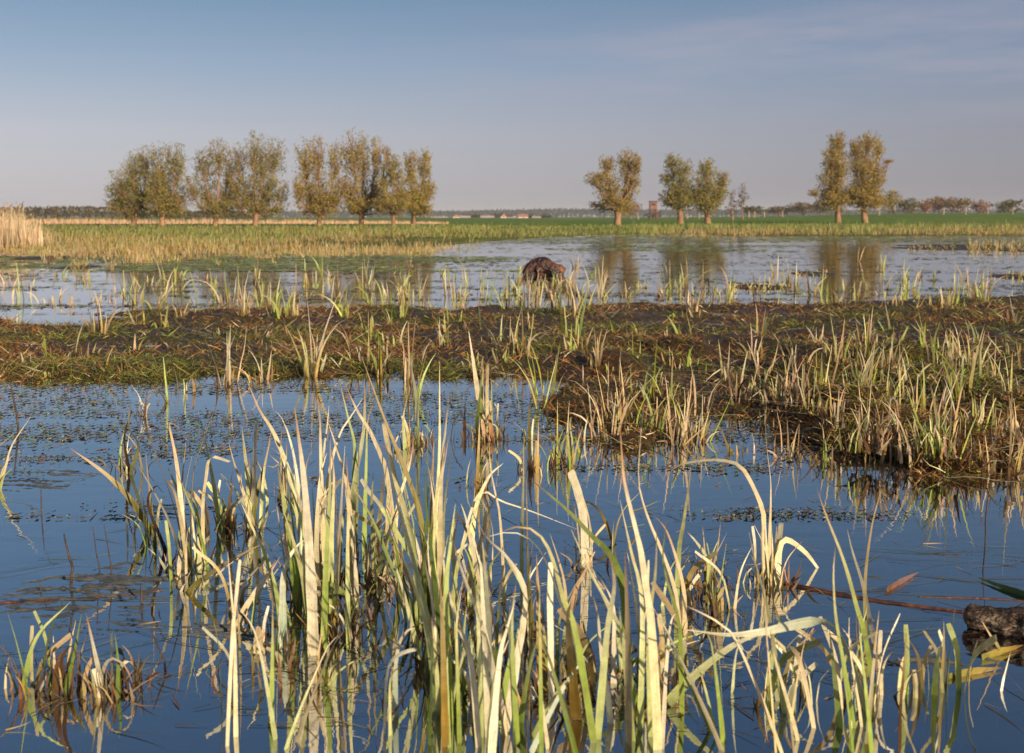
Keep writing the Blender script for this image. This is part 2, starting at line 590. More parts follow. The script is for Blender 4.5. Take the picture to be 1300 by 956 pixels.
nr, nc = GXX.shape
ii = np.arange(nr - 1)[:, None] * nc + np.arange(nc - 1)[None, :]
Q = np.stack([ii, ii + 1, ii + 1 + nc, ii + nc], -1).reshape(-1, 4)
VV = np.stack([GXX, GYY, MH], -1).reshape(-1, 3)
keep = (SDn.ravel()[Q] > -0.75).any(1)
Q = Q[keep]
idx = np.unique(Q)
re = np.zeros(len(VV), int)
re[idx] = np.arange(len(idx))
tag(mesh('mud_flat', VV[idx], re[Q], M['mud']), kind='structure')

# ------------------------------------------------------------------ blades
C = {
    'straw': (0.70, 0.59, 0.34), 'pale': (0.80, 0.72, 0.52), 'green': (0.27, 0.36, 0.06), 'pgreen': (0.52, 0.56, 0.24), 'olive': (0.20, 0.185, 0.04),
    'tan': (0.58, 0.42, 0.25), 'brown': (0.16, 0.075, 0.028), 'gold': (0.40, 0.26, 0.045), 'dkgreen': (0.09, 0.14, 0.03), 'blue': (0.34, 0.42, 0.30),
    'lime': (0.40, 0.47, 0.07), 'yellow': (0.33, 0.25, 0.04), 'rust': (0.36, 0.16, 0.05), 'dark': (0.05, 0.035, 0.02), 'grey': (0.26, 0.25, 0.19), 'pink': (0.56, 0.34, 0.22), 'plum': (0.20, 0.115, 0.11),
}
C = {k_: np.array(v) for k_, v in C.items()}


def sample_blades(n, base, L, heading, lean, curve, width, cb, ct, K=6, broken=None, facing=None, taper=0.75, wav=0.0):
    """n flat, tapering blades; every argument is an array of n (base n,3; colours n,3). Returns V,Q,col,uv."""
    s = np.linspace(0, 1, K + 1)
    th = lean[:, None] + curve[:, None] * s[None, :] ** 1.6
    if broken is not None:
        th = th + np.where(s[None, :] > broken[:, None], 1.7, 0.0)
    if wav:
        th = th + rng.normal(0, wav, th.shape)
    ds = (L / K)[:, None]
    hx, hy = np.cos(heading)[:, None], np.sin(heading)[:, None]
    sx = np.sin(th)
    pos = np.zeros((n, K + 1, 3))
    pos[:, 1:, 0] = np.cumsum(sx[:, :-1] * ds * hx, 1)
    pos[:, 1:, 1] = np.cumsum(sx[:, :-1] * ds * hy, 1)
    pos[:, 1:, 2] = np.cumsum(np.cos(th)[:, :-1] * ds, 1)
    pos += base[:, None, :]
    if facing is None:
        facing = rng.uniform(0, math.pi, n)
    side = np.stack([np.cos(facing), np.sin(facing), np.zeros(n)], 1)
    tang = np.gradient(pos, axis=1)
    tang /= np.linalg.norm(tang, axis=2, keepdims=True) + 1e-9
    sd_ = side[:, None, :] - (side[:, None, :] * tang).sum(2, keepdims=True) * tang
    sd_ /= np.linalg.norm(sd_, axis=2, keepdims=True) + 1e-9
    wp = np.minimum(1.0, ((1 - s) / taper)) ** 0.8 * (0.75 + 0.25 * np.minimum(1, s * 4))
    wp[-1] = 0.04
    hw = 0.5 * width[:, None] * wp[None, :]
    A = pos - sd_ * hw[:, :, None]
    B = pos + sd_ * hw[:, :, None]
    V = np.stack([A, B], 2).reshape(-1, 3)
    i0 = (np.arange(n)[:, None] * (K + 1) + np.arange(K)[None, :]) * 2
    Q = np.stack([i0, i0 + 1, i0 + 3, i0 + 2], -1).reshape(-1, 4)
    c = cb[:, None, :] * (1 - s[None, :, None]) + ct[:, None, :] * s[None, :, None]
    c = np.repeat(c, 2, axis=1).reshape(-1, 3)
    uv = np.stack([np.tile([0.0, 1.0], n * (K + 1)), np.repeat(np.tile(s, n), 2) * np.repeat(L, 2 * (K + 1)) * 8 + np.repeat(rng.uniform(0, 50, n), 2 * (K + 1))], 1)
    return V, Q, c, uv


def join(parts):
    Vs, Qs, Cs, Us, o = [], [], [], [], 0
    for v, q, c, u in parts:
        Vs.append(v)
        Qs.append(q + o)
        Cs.append(c)
        Us.append(u)
        o += len(v)
    return np.concatenate(Vs), np.concatenate(Qs), np.concatenate(Cs), np.concatenate(Us)


def pick(names, n, jit=0.18, p=None):
    a = np.stack([C[x] for x in names])
    c = a[rng.choice(len(names), n, p=p)]
    return np.clip(c * (1 + rng.normal(0, jit, (n, 1))) * (1 + rng.normal(0, 0.05, (n, 3))), 0.005, 0.85)


def tuft_blades(n, x, y, z, h, spread, width, base_cols, tip_cols, lean=0.22, curve=0.35, broken=0.3, K=7):
    a = rng.uniform(0, 2 * math.pi, n)
    r = spread * np.sqrt(rng.random(n))
    base = np.stack([x + np.cos(a) * r, y + np.sin(a) * r, np.full(n, z)], 1)
    L = h * rng.uniform(0.45, 1.08, n)
    L = np.where(rng.random(n) < 0.25, L * 0.5, L)
    br = np.where(rng.random(n) < broken, rng.uniform(0.3, 0.85, n), 2.0)
    return sample_blades(n, base, L, a + rng.normal(0, 0.8, n), np.abs(rng.normal(0, lean, n)), rng.normal(curve, 0.3, n) + (rng.random(n) < 0.22) * rng.uniform(0.6, 2.0, n), width * rng.uniform(0.6, 1.2, n),
                         pick(base_cols, n), pick(tip_cols, n), K, br, rng.normal(0, 0.7, n), wav=0.03)


def litter_blades(n, x, y, z, h, spread, width):
    a = rng.uniform(0, 2 * math.pi, n)
    r = spread * np.sqrt(rng.random(n))
    base = np.stack([x + np.cos(a) * r, y + np.sin(a) * r, np.full(n, z)], 1)
    return sample_blades(n, base, h * rng.uniform(0.4, 1.2, n), rng.uniform(0, 6.28, n), np.abs(rng.normal(0.25, 0.45, n)), rng.normal(0.5, 0.8, n), width * rng.uniform(0.5, 1.3, n),
                         pick(['brown', 'dark', 'brown', 'dark'], n), pick(['brown', 'tan', 'olive', 'brown', 'gold', 'brown'], n, 0.35) * 0.8, 5, None, rng.uniform(0, math.pi, n), wav=0.12)


# ---- foreground leaves, shaped one by one: thick keeled blades
def catmull(P, n):
    P = np.asarray(P, float)
    if len(P) == 2:
        P = np.stack([P[0], P[0] * 0.5 + P[1] * 0.5, P[1]])
    A = np.concatenate([[2 * P[0] - P[1]], P, [2 * P[-1] - P[-2]]])
    seg = np.linalg.norm(np.diff(P, axis=0), axis=1)
    cum = np.concatenate([[0], np.cumsum(seg)])
    s = np.linspace(0, cum[-1], n)
    o = []
    for v in s:
        i = min(np.searchsorted(cum, v, side='right') - 1, len(P) - 2)
        t = (v - cum[i]) / max(seg[i], 1e-9)
        a, b, c, d = A[i], A[i + 1], A[i + 2], A[i + 3]
        o.append(0.5 * ((2 * b) + (c - a) * t + (2 * a - 5 * b + 4 * c - d) * t * t + (3 * b - a - 3 * c + d) * t ** 3))
    return np.array(o), s / cum[-1]


def keeled(P, w, cols, blunt=False, yaw=None, twist=None, depth_under=0.22):
    """P: 3D control points from root to tip; w: width in metres; cols: (root, middle, tip)"""
    P = np.asarray(P, float)
    if depth_under:
        d = P[1] - P[0]
        d = d / (np.linalg.norm(d) + 1e-9)
        d[2] = max(d[2], 0.5)
        P = np.concatenate([[P[0] - d * depth_under * np.array([0.6, 0.6, 1])], P])
    n = 26
    c, s = catmull(P, n)
    yaw = rng.normal(0, 0.55) if yaw is None else yaw
    twist = rng.normal(0, 0.5) if twist is None else twist
    tang = np.gradient(c, axis=0)
    tang /= np.linalg.norm(tang, axis=1, keepdims=True) + 1e-9
    ang = yaw + twist * s
    view = np.stack([np.sin(ang), -np.cos(ang), np.full(n, 0.15)], 1)
    side = np.cross(tang, view)
    side /= np.linalg.norm(side, axis=1, keepdims=True) + 1e-9
    nrm = np.cross(side, tang)
    if blunt:
        wp = np.minimum(1, 0.7 + s) * np.where(s > 0.985, 0.8, 1.0)
    else:
        wp = np.minimum(1, ((1 - s) / 0.55)) ** 0.75 * (0.72 + 0.28 * np.minimum(1, s * 3))
        wp[-1] = 0.03
    wp = wp * (1 + 0.05 * np.sin(s * 40 + rng.random() * 6) + rng.normal(0, 0.03, n))
    hw = (0.5 * w / max(0.6, math.cos(min(abs(yaw), 0.95))) * wp)[:, None]
    fold = rng.uniform(0.06, 0.26)
    th = 0.0008
    L_ = c - side * hw + nrm * hw * fold
    R_ = c + side * hw + nrm * hw * fold * rng.uniform(0.5, 1.0)
    edge = nrm * th * 0.3
    V = np.stack([L_ + edge, c + nrm * th, R_ + edge, R_ - edge, c - nrm * th, L_ - edge], 1).reshape(-1, 3)
    i0 = np.arange(n - 1) * 6
    qs = [np.stack([i0 + a, i0 + b, i0 + b + 6, i0 + a + 6], 1) for a, b in ((0, 1), (1, 2), (3, 4), (4, 5))]
    Q = np.concatenate(qs)
    c0, c1, c2 = (np.array(v) for v in cols)
    cc_ = np.where(s[:, None] < 0.5, c0 + (c1 - c0) * (s[:, None] * 2), c1 + (c2 - c1) * (s[:, None] * 2 - 1))
    if not blunt and rng.random() < 0.55:
        dry = sstep(rng.uniform(0.7, 0.93), 1.0, s)[:, None]
        cc_ = cc_ * (1 - dry) + np.array([0.42, 0.24, 0.11]) * rng.uniform(0.5, 1.1) * dry
    col = np.repeat(cc_, 6, 0)
    length = np.linalg.norm(np.diff(c, axis=0), axis=1).sum()
    off = rng.uniform(0, 50)
    uv = np.stack([np.tile([0, 0.5, 1, 1, 0.5, 0], n), np.repeat(s * length * 8 + off, 6)], 1)
    return V, Q, col, uv


KIND = {   # root, middle, tip pigment; x is greyed to look shaded
    's': ('pgreen', 'straw', 'pale'), 'p': ('straw', 'pale', 'pale'), 'g': ('lime', 'green', 'pgreen'), 'l': ('lime', 'pgreen', 'straw'), 'o': ('olive', 'olive', 'tan'),
    't': ('gold', 'straw', 'tan'), 'b': ('dark', 'brown', 'tan'), 'r': ('brown', 'rust', 'tan'), 'd': ('dkgreen', 'dkgreen', 'green'), 'u': ('pgreen', 'blue', 'pale'),
    'y': ('brown', 'gold', 'straw'), 'k': ('dark', 'dark', 'brown'), 'm': ('green', 'pgreen', 'pale'), 'e': ('olive', 'green', 'straw'), 'x': ('grey', 'grey', 'pale'), 'Y': ('olive', 'yellow', 'brown'), 'v': ('brown', 'plum', 'plum'),
}


def leaf_from_px(spec, lean=None):
    """spec: 'kind width flags' plus photo points from root (on the water) to tip"""
    kind, w, pts = spec[0], spec[1], spec[2]
    flags = spec[3] if len(spec) > 3 else ''
    pts = [tuple(map(float, q)) for q in pts]
    if pts[0][1] >= 855 and len(pts) > 1:
        dy = rng.uniform(-5, 85)
        if 'K' in (spec[3] if len(spec) > 3 else '') or pts[0][0] < 260 or pts[0][0] > 1110:
            dy *= 0.12
        k_ = (pts[0][0] - pts[1][0]) / max(20.0, abs(pts[1][1] - pts[0][1]))
        pts[0] = (pts[0][0] + np.clip(k_, -0.6, 0.6) * dy * 0.7, pts[0][1] + dy)
    root = gnd(*pts[0])
    dl = rng.normal(0, 0.05) if lean is None else lean
    if 'K' in (spec[3] if len(spec) > 3 else ''):
        dl *= 0.2
    n = len(pts) - 1
    P = [root]
    for i, q in enumerate(pts[1:]):
        P.append(at(q[0], q[1], root[1] * (1 + dl * (i + 1) / n)))
    cols = [np.clip(C[x] * (1 + rng.normal(0, 0.1)), 0.01, 0.85) for x in KIND[kind]]
    return keeled(P, w * 1.0 * root[1] / F, cols, blunt='B' in flags)


def fg_tuft(label, specs, litter=14, group='sedge tufts growing in the near water', lsize=0.10, extra=7):
    roots = np.array([gnd(*s[2][0]) for s in specs])
    base = np.array([roots[:, 0].mean(), roots[:, 1].mean(), 0.0])
    t = empty('sedge_tuft', base, label, 'sedge tuft', group)
    for s in specs:
        V_, Q_, c_, u_ = leaf_from_px(s)
        mesh('leaf', V_, Q_, M['leaf'], t, c_, u_)
    for s in specs:
        if len(specs) > 5 and s[1] >= 6 and s[2][0][0] > 200 and rng.random() < (0.9 if s[2][0][0] < 760 else 0.35):
            f = rng.uniform(0.5, 0.98)
            b = np.array(s[2][0], float)
            dx, tx = rng.normal(0, 9), rng.normal(0, 14)
            pts = [(b[0] + dx + (q[0] - b[0]) * f + tx * (i_ / (len(s[2]) - 1)) ** 1.5, b[1] + (q[1] - b[1]) * f) for i_, q in enumerate(s[2])]
            V_, Q_, c_, u_ = leaf_from_px((random.choice(['l', 's', 'g', 'm', 'm', 'p', 'l', 'e']), s[1] * rng.uniform(0.5, 0.9), pts, 'B' if rng.random() < 0.15 else ''))
            mesh('leaf', V_, Q_, M['leaf'], t, c_, u_)
    for s in specs:
        if len(specs) > 5 and 200 < s[2][0][0] < 640 and rng.random() < 0.6:
            f = rng.uniform(0.35, 0.85)
            b = np.array(s[2][0], float)
            dx, tx = rng.normal(0, 14), rng.normal(0, 20)
            pts = [(b[0] + dx + (q[0] - b[0]) * f + tx * (i_ / (len(s[2]) - 1)) ** 1.5, b[1] - rng.uniform(0, 3) + (q[1] - b[1]) * f) for i_, q in enumerate(s[2])]
            V_, Q_, c_, u_ = leaf_from_px((random.choice(['l', 's', 'g', 'm', 'm', 'p', 'l', 'e', 'g']), s[1] * rng.uniform(0.45, 0.8), pts, 'B' if rng.random() < 0.2 else ''))
            mesh('leaf', V_, Q_, M['leaf'], t, c_, u_)
    # short young and broken leaves low in the tuft
    for _ in range(extra):
        s = specs[rng.integers(len(specs))]
        r0 = gnd(*s[2][0]) + np.array([rng.normal(0, 0.03), rng.normal(0, 0.03), 0])
        h = rng.uniform(0.05, 0.18)
        a = rng.uniform(0, 6.28)
        k_ = rng.uniform(0.1, 0.8)
        P = [r0, r0 + np.array([math.cos(a) * h * k_ * 0.3, math.sin(a) * h * k_ * 0.3, h * 0.6]), r0 + np.array([math.cos(a) * h * k_, math.sin(a) * h * k_, h])]
        cols = [np.clip(C[x] * (1 + rng.normal(0, 0.12)), 0.01, 0.8) for x in KIND[random.choice('glmsyo')]]
        V_, Q_, c_, u_ = keeled(P, rng.uniform(0.006, 0.012), cols, blunt=rng.random() < 0.4)
        mesh('leaf', V_, Q_, M['leaf'], t, c_, u_)
    if litter:
        parts = []
        for r0 in roots:
            k_ = max(2, int(litter * 3.2 / len(roots)))
            parts.append(litter_blades(k_, r0[0], r0[1], -0.02, lsize, 0.075, 0.008))
        V_, Q_, c_, u_ = join(parts)
        tag(mesh('dead_sheaths', V_, Q_, M['litter'], t, c_, u_), kind='stuff')
    return t


FG = [
 ('olive and tan sedge tuft of long crossing leaves, left end of the foreground', [
  ('o', 7, [(240, 722), (222, 645), (203, 590), (183, 538)]), ('t', 7, [(236, 718), (228, 622), (222, 575), (215, 537), (230, 546)]), ('r', 5, [(234, 715), (231, 625), (236, 561)]),
  ('s', 7, [(244, 722), (243, 665), (246, 599), (256, 565), (274, 515)]), ('o', 3.5, [(197, 690), (189, 617), (185, 577)]), ('t', 6, [(238, 720), (224, 635), (209, 607)]),
  ('g', 9, [(243, 726), (238, 700), (226, 668)]), ('k', 5, [(210, 700), (188, 640), (198, 617), (207, 626)]), ('b', 6, [(218, 735), (214, 700), (216, 660)])], 10),
 ('pair of yellow green leaves beside a broad bleached cut leaf standing in open water', [
  ('l', 8, [(279, 669), (271, 609), (263, 569), (255, 534)]), ('p', 11, [(264, 672), (261, 650), (256, 625)], 'B'), ('g', 5, [(254, 670), (250, 640), (246, 619)]), ('t', 5, [(276, 668), (272, 655), (271, 645)])], 4),
 ('sedge tuft with a broad blunt tan leaf and an orange leaf leaning left', [
  ('t', 6, [(322, 672), (307, 619), (297, 587), (290, 561)]), ('l', 6, [(319, 671), (316, 619), (311, 575), (307, 541)]), ('o', 6, [(320, 672), (329, 615), (337, 587), (344, 547)]),
  ('p', 8, [(320, 668), (323, 619), (324, 579), (326, 537)], 'B'), ('b', 6, [(289, 672), (291, 640), (296, 609)]), ('t', 5, [(294, 668), (293, 620), (295, 598)])], 6),
 ('dense bleached sedge tuft with one very wide pale leaf, left of centre', [
  ('p', 14, [(398, 832), (396, 760), (391, 670), (385, 600), (374, 518)]), ('m', 10, [(392, 770), (379, 649), (369, 607), (349, 552), (329, 520), (314, 484)]),
  ('s', 7, [(415, 760), (409, 640), (407, 569), (406, 530), (402, 498)]), ('s', 9, [(452, 770), (441, 620), (430, 577), (416, 535)]), ('s', 6, [(408, 760), (412, 640), (428, 560), (446, 528), (461, 505)]),
  ('m', 10, [(388, 775), (386, 640), (389, 587), (405, 553)]), ('p', 6, [(390, 770), (378, 610), (363, 542), (350, 522)]), ('t', 6, [(372, 740), (358, 600), (357, 552), (367, 523)]),
  ('e', 3, [(383, 760), (363, 606), (345, 593), (327, 591)]), ('s', 8, [(404, 780), (402, 690), (406, 610), (415, 575)]), ('l', 8, [(420, 778), (421, 680), (424, 610), (421, 570)]),
  ('g', 7, [(398, 780), (400, 680), (396, 615)]), ('s', 6, [(426, 790), (430, 700), (434, 630), (438, 566)]), ('g', 8, [(378, 770), (370, 690), (361, 640), (352, 590)])], 30),
 ('low pale green tuft of folded leaves in front of the widest bleached leaf', [
  ('u', 12, [(360, 824), (359, 772), (361, 723), (376, 694), (388, 685)]), ('g', 8, [(345, 866), (346, 805), (346, 756)]), ('s', 6, [(299, 868), (298, 805), (294, 758), (289, 700)]),
  ('s', 8, [(302, 794), (321, 756), (345, 723), (356, 706)]), ('e', 8, [(357, 795), (346, 735), (335, 699), (321, 671), (306, 638)]), ('s', 6, [(301, 770), (312, 739), (340, 708)]),
  ('o', 7, [(239, 752), (265, 730), (293, 711), (334, 690)]), ('t', 10, [(327, 830), (328, 812), (331, 797)], 'B'), ('y', 6, [(352, 845), (340, 815), (333, 803)])], 12),
 ('green and straw tuft around a thin upright pale leaf above dark litter', [
  ('l', 5, [(442, 822), (441, 758), (441, 699), (442, 640), (440, 580)]), ('p', 4, [(442, 802), (424, 772), (405, 765)]), ('g', 9, [(450, 770), (425, 744), (404, 736)]),
  ('s', 7, [(443, 796), (457, 757), (463, 758), (472, 774)]), ('o', 9, [(428, 808), (414, 782), (406, 758)]), ('t', 6, [(402, 866), (419, 829), (436, 802)]),
  ('l', 6, [(476, 735), (473, 669), (472, 634), (474, 600)]), ('m', 8, [(480, 735), (490, 687), (509, 633)]), ('t', 6, [(455, 740), (448, 700), (452, 668)]), ('t', 5, [(430, 735), (432, 690), (428, 650)]),
  ('b', 7, [(470, 745), (466, 710), (470, 680)]), ('b', 7, [(490, 745), (492, 715), (500, 690)]), ('s', 5, [(420, 735), (414, 700), (404, 668)])], 50),
 ('tall tuft of straw leaves crossed by a long dark olive leaf', [
  ('s', 9, [(507, 740), (492, 611), (483, 579), (469, 547), (453, 521), (438, 487)]), ('m', 8, [(446, 705), (451, 611), (460, 560), (463, 530), (463, 478)]), ('g', 6, [(462, 700), (465, 580), (467, 533), (476, 509)]),
  ('o', 10, [(545, 800), (535, 668), (516, 602), (492, 543), (475, 497), (459, 453)]), ('d', 7, [(525, 792), (511, 746), (494, 711), (478, 671), (461, 638), (441, 609)]), ('t', 6, [(531, 785), (518, 730), (504, 697)]),
  ('s', 6, [(500, 700), (505, 640), (520, 590), (526, 548)]), ('t', 7, [(478, 690), (484, 640), (486, 600)])], 14),
 ('broad yellow green tuft with the tallest leaves at the centre of the foreground', [
  ('m', 15, [(555, 866), (542, 782), (520, 690), (503, 630), (490, 563)]), ('p', 7, [(548, 800), (536, 720), (522, 670), (508, 640)]), ('l', 6, [(555, 806), (552, 687), (556, 611), (558, 565), (558, 507), (558, 458)]),
  ('s', 7, [(558, 800), (559, 690), (561, 593), (566, 542), (570, 502)]), ('l', 6, [(561, 806), (564, 660), (570, 597), (574, 566)]), ('p', 10, [(556, 808), (553, 680), (550, 625), (544, 593), (535, 574)]),
  ('o', 7, [(550, 740), (548, 640), (551, 557)]), ('d', 8, [(562, 850), (550, 720), (541, 640), (540, 600)]), ('y', 10, [(564, 866), (562, 800), (558, 722)]), ('g', 9, [(570, 860), (566, 760), (572, 690), (578, 640)]),
  ('e', 8, [(566, 815), (575, 758), (582, 711), (594, 675), (609, 636)]), ('g', 10, [(580, 870), (579, 800), (574, 740)]), ('l', 8, [(545, 840), (536, 760), (534, 700)])], 24),
 ('bleached tuft of long leaves slanting left in front of the open water, centre', [
  ('p', 9, [(634, 882), (625, 848), (608, 782), (596, 751), (582, 711), (572, 676)]), ('p', 8, [(602, 876), (597, 834), (580, 791), (570, 753), (563, 715), (569, 680)]),
  ('u', 9, [(502, 905), (503, 840), (511, 808), (528, 794), (545, 788)]), ('u', 12, [(621, 900), (620, 789), (617, 735), (612, 684)]), ('p', 8, [(618, 870), (611, 725), (606, 705), (599, 676)]),
  ('g', 6, [(628, 870), (634, 765), (641, 711)]), ('p', 10, [(629, 890), (634, 838), (643, 800), (654, 762)]), ('m', 8, [(597, 760), (601, 660), (619, 608), (639, 588)]),
  ('s', 4, [(641, 760), (635, 660), (629, 627), (623, 595), (620, 553)]), ('s', 10, [(610, 790), (604, 720), (592, 660), (585, 640)]), ('g', 8, [(590, 880), (588, 820), (592, 770)]), ('s', 8, [(610, 760), (618, 700), (622, 655), (613, 620)]),
  ('p', 3, [(585, 700), (608, 627), (638, 637), (677, 650), (733, 672)])], 24),
 ('tuft with a very broad bleached leaf bent over to the left and golden sheaths', [
  ('p', 14, [(646, 884), (656, 830), (664, 785), (664, 742), (640, 704), (618, 684), (607, 664)]), ('o', 9, [(673, 810), (669, 714), (668, 646), (667, 600), (665, 545)]), ('p', 6, [(664, 810), (668, 745), (693, 701)]),
  ('e', 9, [(743, 866), (730, 800), (716, 763), (706, 725), (700, 706), (690, 685), (673, 671), (654, 669), (638, 674)]), ('p', 8, [(700, 895), (699, 810), (698, 768), (699, 714)], 'B'), ('t', 5, [(722, 806), (717, 744), (710, 714), (698, 677)]),
  ('g', 8, [(717, 895), (702, 850), (692, 822), (684, 795)]), ('g', 9, [(664, 895), (672, 850), (683, 808)]), ('y', 12, [(688, 855), (685, 800), (681, 703)]), ('y', 15, [(728, 855), (722, 795), (725, 764)]),
  ('r', 8, [(722, 845), (726, 766), (747, 716), (761, 690)]), ('u', 8, [(702, 890), (722, 862), (752, 830)]), ('y', 5, [(736, 845), (738, 800), (743, 752)]), ('g', 8, [(654, 880), (650, 800), (655, 740)]), ('o', 8, [(676, 800), (672, 740), (676, 690)])], 34),
 ('tall straw tuft right of centre with a long white leaf and arching green leaf', [
  ('s', 13, [(832, 886), (827, 800), (819, 739), (813, 698), (802, 652), (792, 608), (787, 540)]), ('s', 9, [(864, 856), (862, 805), (858, 762), (850, 730), (840, 702), (827, 671), (817, 643), (810, 608), (814, 543)]),
  ('g', 9, [(798, 840), (790, 742), (773, 702), (750, 679), (723, 650), (696, 627), (672, 607)]), ('m', 8, [(796, 856), (791, 815), (782, 787), (770, 763), (751, 729), (738, 701), (725, 672)]),
  ('p', 6, [(815, 836), (810, 790), (806, 757), (796, 700)]), ('l', 8, [(813, 894), (815, 768), (802, 704), (795, 672), (787, 635)]), ('t', 9, [(799, 894), (798, 811), (793, 700)]), ('m', 10, [(765, 855), (771, 800), (780, 742), (772, 698)]),
  ('p', 8, [(773, 894), (763, 824), (759, 781), (753, 757)]), ('l', 9, [(826, 880), (824, 800), (832, 730), (834, 670)]), ('s', 6, [(886, 874), (853, 814), (828, 770)]), ('g', 6, [(782, 852), (830, 828), (860, 814), (902, 800)]),
  ('t', 8, [(869, 806), (867, 745), (853, 692), (842, 667), (831, 656)]), ('p', 5, [(845, 866), (850, 800), (862, 776)]), ('g', 8, [(806, 880), (792, 820), (786, 770)]), ('b', 8, [(840, 866), (836, 830), (842, 800)])], 30),
 ('broad blunt straw stub and a thin tan leaf standing in open water', [
  ('p', 10, [(743, 722), (741, 662), (733, 623), (724, 598)], 'B'), ('t', 6, [(749, 720), (750, 683), (746, 652), (737, 620)]), ('y', 4, [(778, 690), (765, 655), (752, 640), (735, 636), (715, 634)]), ('o', 5, [(738, 715), (732, 660), (729, 640)])], 5),
 ('single slim pale green leaf standing straight between two straw tufts', [('l', 6.5, [(859, 768), (862, 700), (867, 669), (873, 628), (877, 592)])], 0),
 ('golden sheathed clump of short dead stems right of the slim pale leaf', [
  ('m', 6, [(898, 740), (897, 710), (885, 690), (872, 675)]), ('y', 9, [(915, 775), (914, 755), (918, 745)], 'B'), ('t', 4, [(900, 738), (910, 700), (915, 660)]), ('b', 7, [(907, 778), (895, 750), (868, 738)]), ('g', 3, [(905, 770), (914, 740), (922, 690)]),
  ('b', 6, [(899, 738), (898, 715), (903, 700)])], 26),
 ('straw tuft with one thin leaf arching far left over the water', [
  ('s', 7, [(976, 742), (977, 678), (978, 644), (978, 609), (974, 575), (970, 519)]), ('s', 6, [(974, 740), (970, 678), (968, 648), (956, 618), (941, 593), (922, 585), (899, 584), (876, 587), (855, 594), (844, 613)]),
  ('s', 8, [(985, 740), (988, 700), (992, 664)], 'B'), ('s', 9, [(986, 742), (989, 700), (998, 685), (1021, 700), (1040, 724), (1055, 747)]), ('l', 8, [(981, 742), (984, 710), (986, 668)]), ('t', 7, [(970, 740), (968, 700), (966, 660)]), ('y', 8, [(979, 744), (980, 720), (984, 700)])], 14),
 ('two long green and straw leaves rising from the bottom edge below the arching leaf', [
  ('l', 7, [(994, 888), (982, 818), (978, 788), (971, 756), (959, 715), (951, 676)]), ('t', 6, [(980, 888), (973, 809), (971, 772), (968, 726), (966, 676)]), ('s', 5, [(1000, 885), (985, 840), (978, 800)])], 4),
 ('near pale green leaf folded at a sharp elbow and lying out to the left', [
  ('u', 12, [(1096, 895), (1086, 858), (1068, 812), (1049, 790), (1010, 793), (965, 803), (920, 806), (868, 799)], 'K'), ('m', 12, [(848, 892), (900, 842), (945, 812), (990, 799)], 'K'), ('g', 8, [(913, 892), (905, 832), (897, 801)]),
  ('g', 10, [(1064, 895), (1058, 842), (1053, 800)]), ('g', 8, [(1076, 895), (1068, 840), (1062, 815)]), ('s', 6, [(968, 884), (940, 825), (918, 795), (888, 777), (867, 768)])], 0),
 ('slender tuft of upright green and olive leaves near the right edge', [
  ('e', 6.5, [(1108, 866), (1098, 807), (1088, 772), (1079, 738), (1068, 703), (1049, 655), (1037, 621)]), ('o', 5.5, [(1100, 860), (1098, 772), (1099, 726), (1107, 667), (1118, 623)]), ('e', 6, [(1077, 872), (1065, 809), (1060, 772), (1058, 726), (1061, 690)]),
  ('o', 7, [(1105, 884), (1110, 830), (1116, 775)]), ('s', 5, [(1086, 862), (1079, 823), (1078, 784)]), ('g', 8, [(1100, 880), (1094, 830), (1090, 790)]), ('b', 5, [(1092, 866), (1087, 800), (1088, 770)])], 6),
 ('curled tan stub poking from the water below the folded leaf', [('t', 6, [(1027, 888), (1016, 842), (1004, 820)], 'B'), ('t', 4, [(1012, 860), (1018, 830), (1026, 800)])], 0),
 ('mottled brown stub standing alone between the slender tuft and the log', [('b', 7.5, [(1143, 885), (1147, 845), (1151, 804)])], 0),
 ('young green shoots with an orange tip in front of the log', [
  ('g', 5, [(1179, 872), (1178, 850), (1177, 833)]), ('g', 8, [(1187, 872), (1190, 839), (1197, 812)]), ('y', 5, [(1195, 868), (1198, 820), (1198, 788)]), ('d', 7, [(1202, 868), (1207, 813), (1212, 772)]), ('Y', 4, [(1215, 868), (1211, 845), (1208, 826)])], 0),
 ('drooping grey brown tuft with dead curled leaves in the lower left corner', [  # dead leaves; their grey and dark colours also hold painted shade
  ('d', 7, [(84, 875), (95, 825), (103, 781)]), ('x', 8, [(131, 880), (119, 822), (109, 778)]), ('x', 9, [(144, 878), (143, 840), (142, 804)], 'B'), ('d', 8, [(150, 876), (150, 840), (146, 806)]), ('x', 7, [(140, 872), (160, 840), (172, 848), (182, 862)]),
  ('k', 8, [(84, 872), (78, 840), (90, 820), (98, 835)]), ('x', 6, [(125, 874), (138, 838), (158, 845), (170, 872)]), ('k', 9, [(70, 876), (72, 845), (80, 822)]), ('d', 4, [(62, 872), (64, 850), (66, 838)]), ('k', 9, [(150, 874), (158, 838), (150, 826), (140, 834)])], 40),
 ('two thin dark green blades at the far lower left edge', [('d', 3, [(34, 872), (22, 820), (9, 776)]), ('d', 5, [(20, 872), (10, 850), (-3, 828)])], 0),
 ('leaning straw reed stem cut by the left edge of the view', [('s', 4.5, [(0, 622), (8, 590), (16, 564), (39, 529)]), ('Y', 5, [(-8, 596), (8, 594), (22, 597)])], 0),
 ('thick olive stem leaning far left over open water with a rusty tip', [('o', 5.5, [(190, 674), (162, 630), (132, 600), (89, 569)])], 0),
 ('bent yellow stem with dark wilted leaves, left of the foreground', [('l', 5, [(166, 602), (176, 566), (164, 543), (165, 510)]), ('k', 5, [(164, 600), (158, 555), (168, 520)]), ('p', 4, [(157, 590), (158, 545), (160, 528)]), ('b', 4, [(184, 530), (188, 500), (205, 492)])], 10),
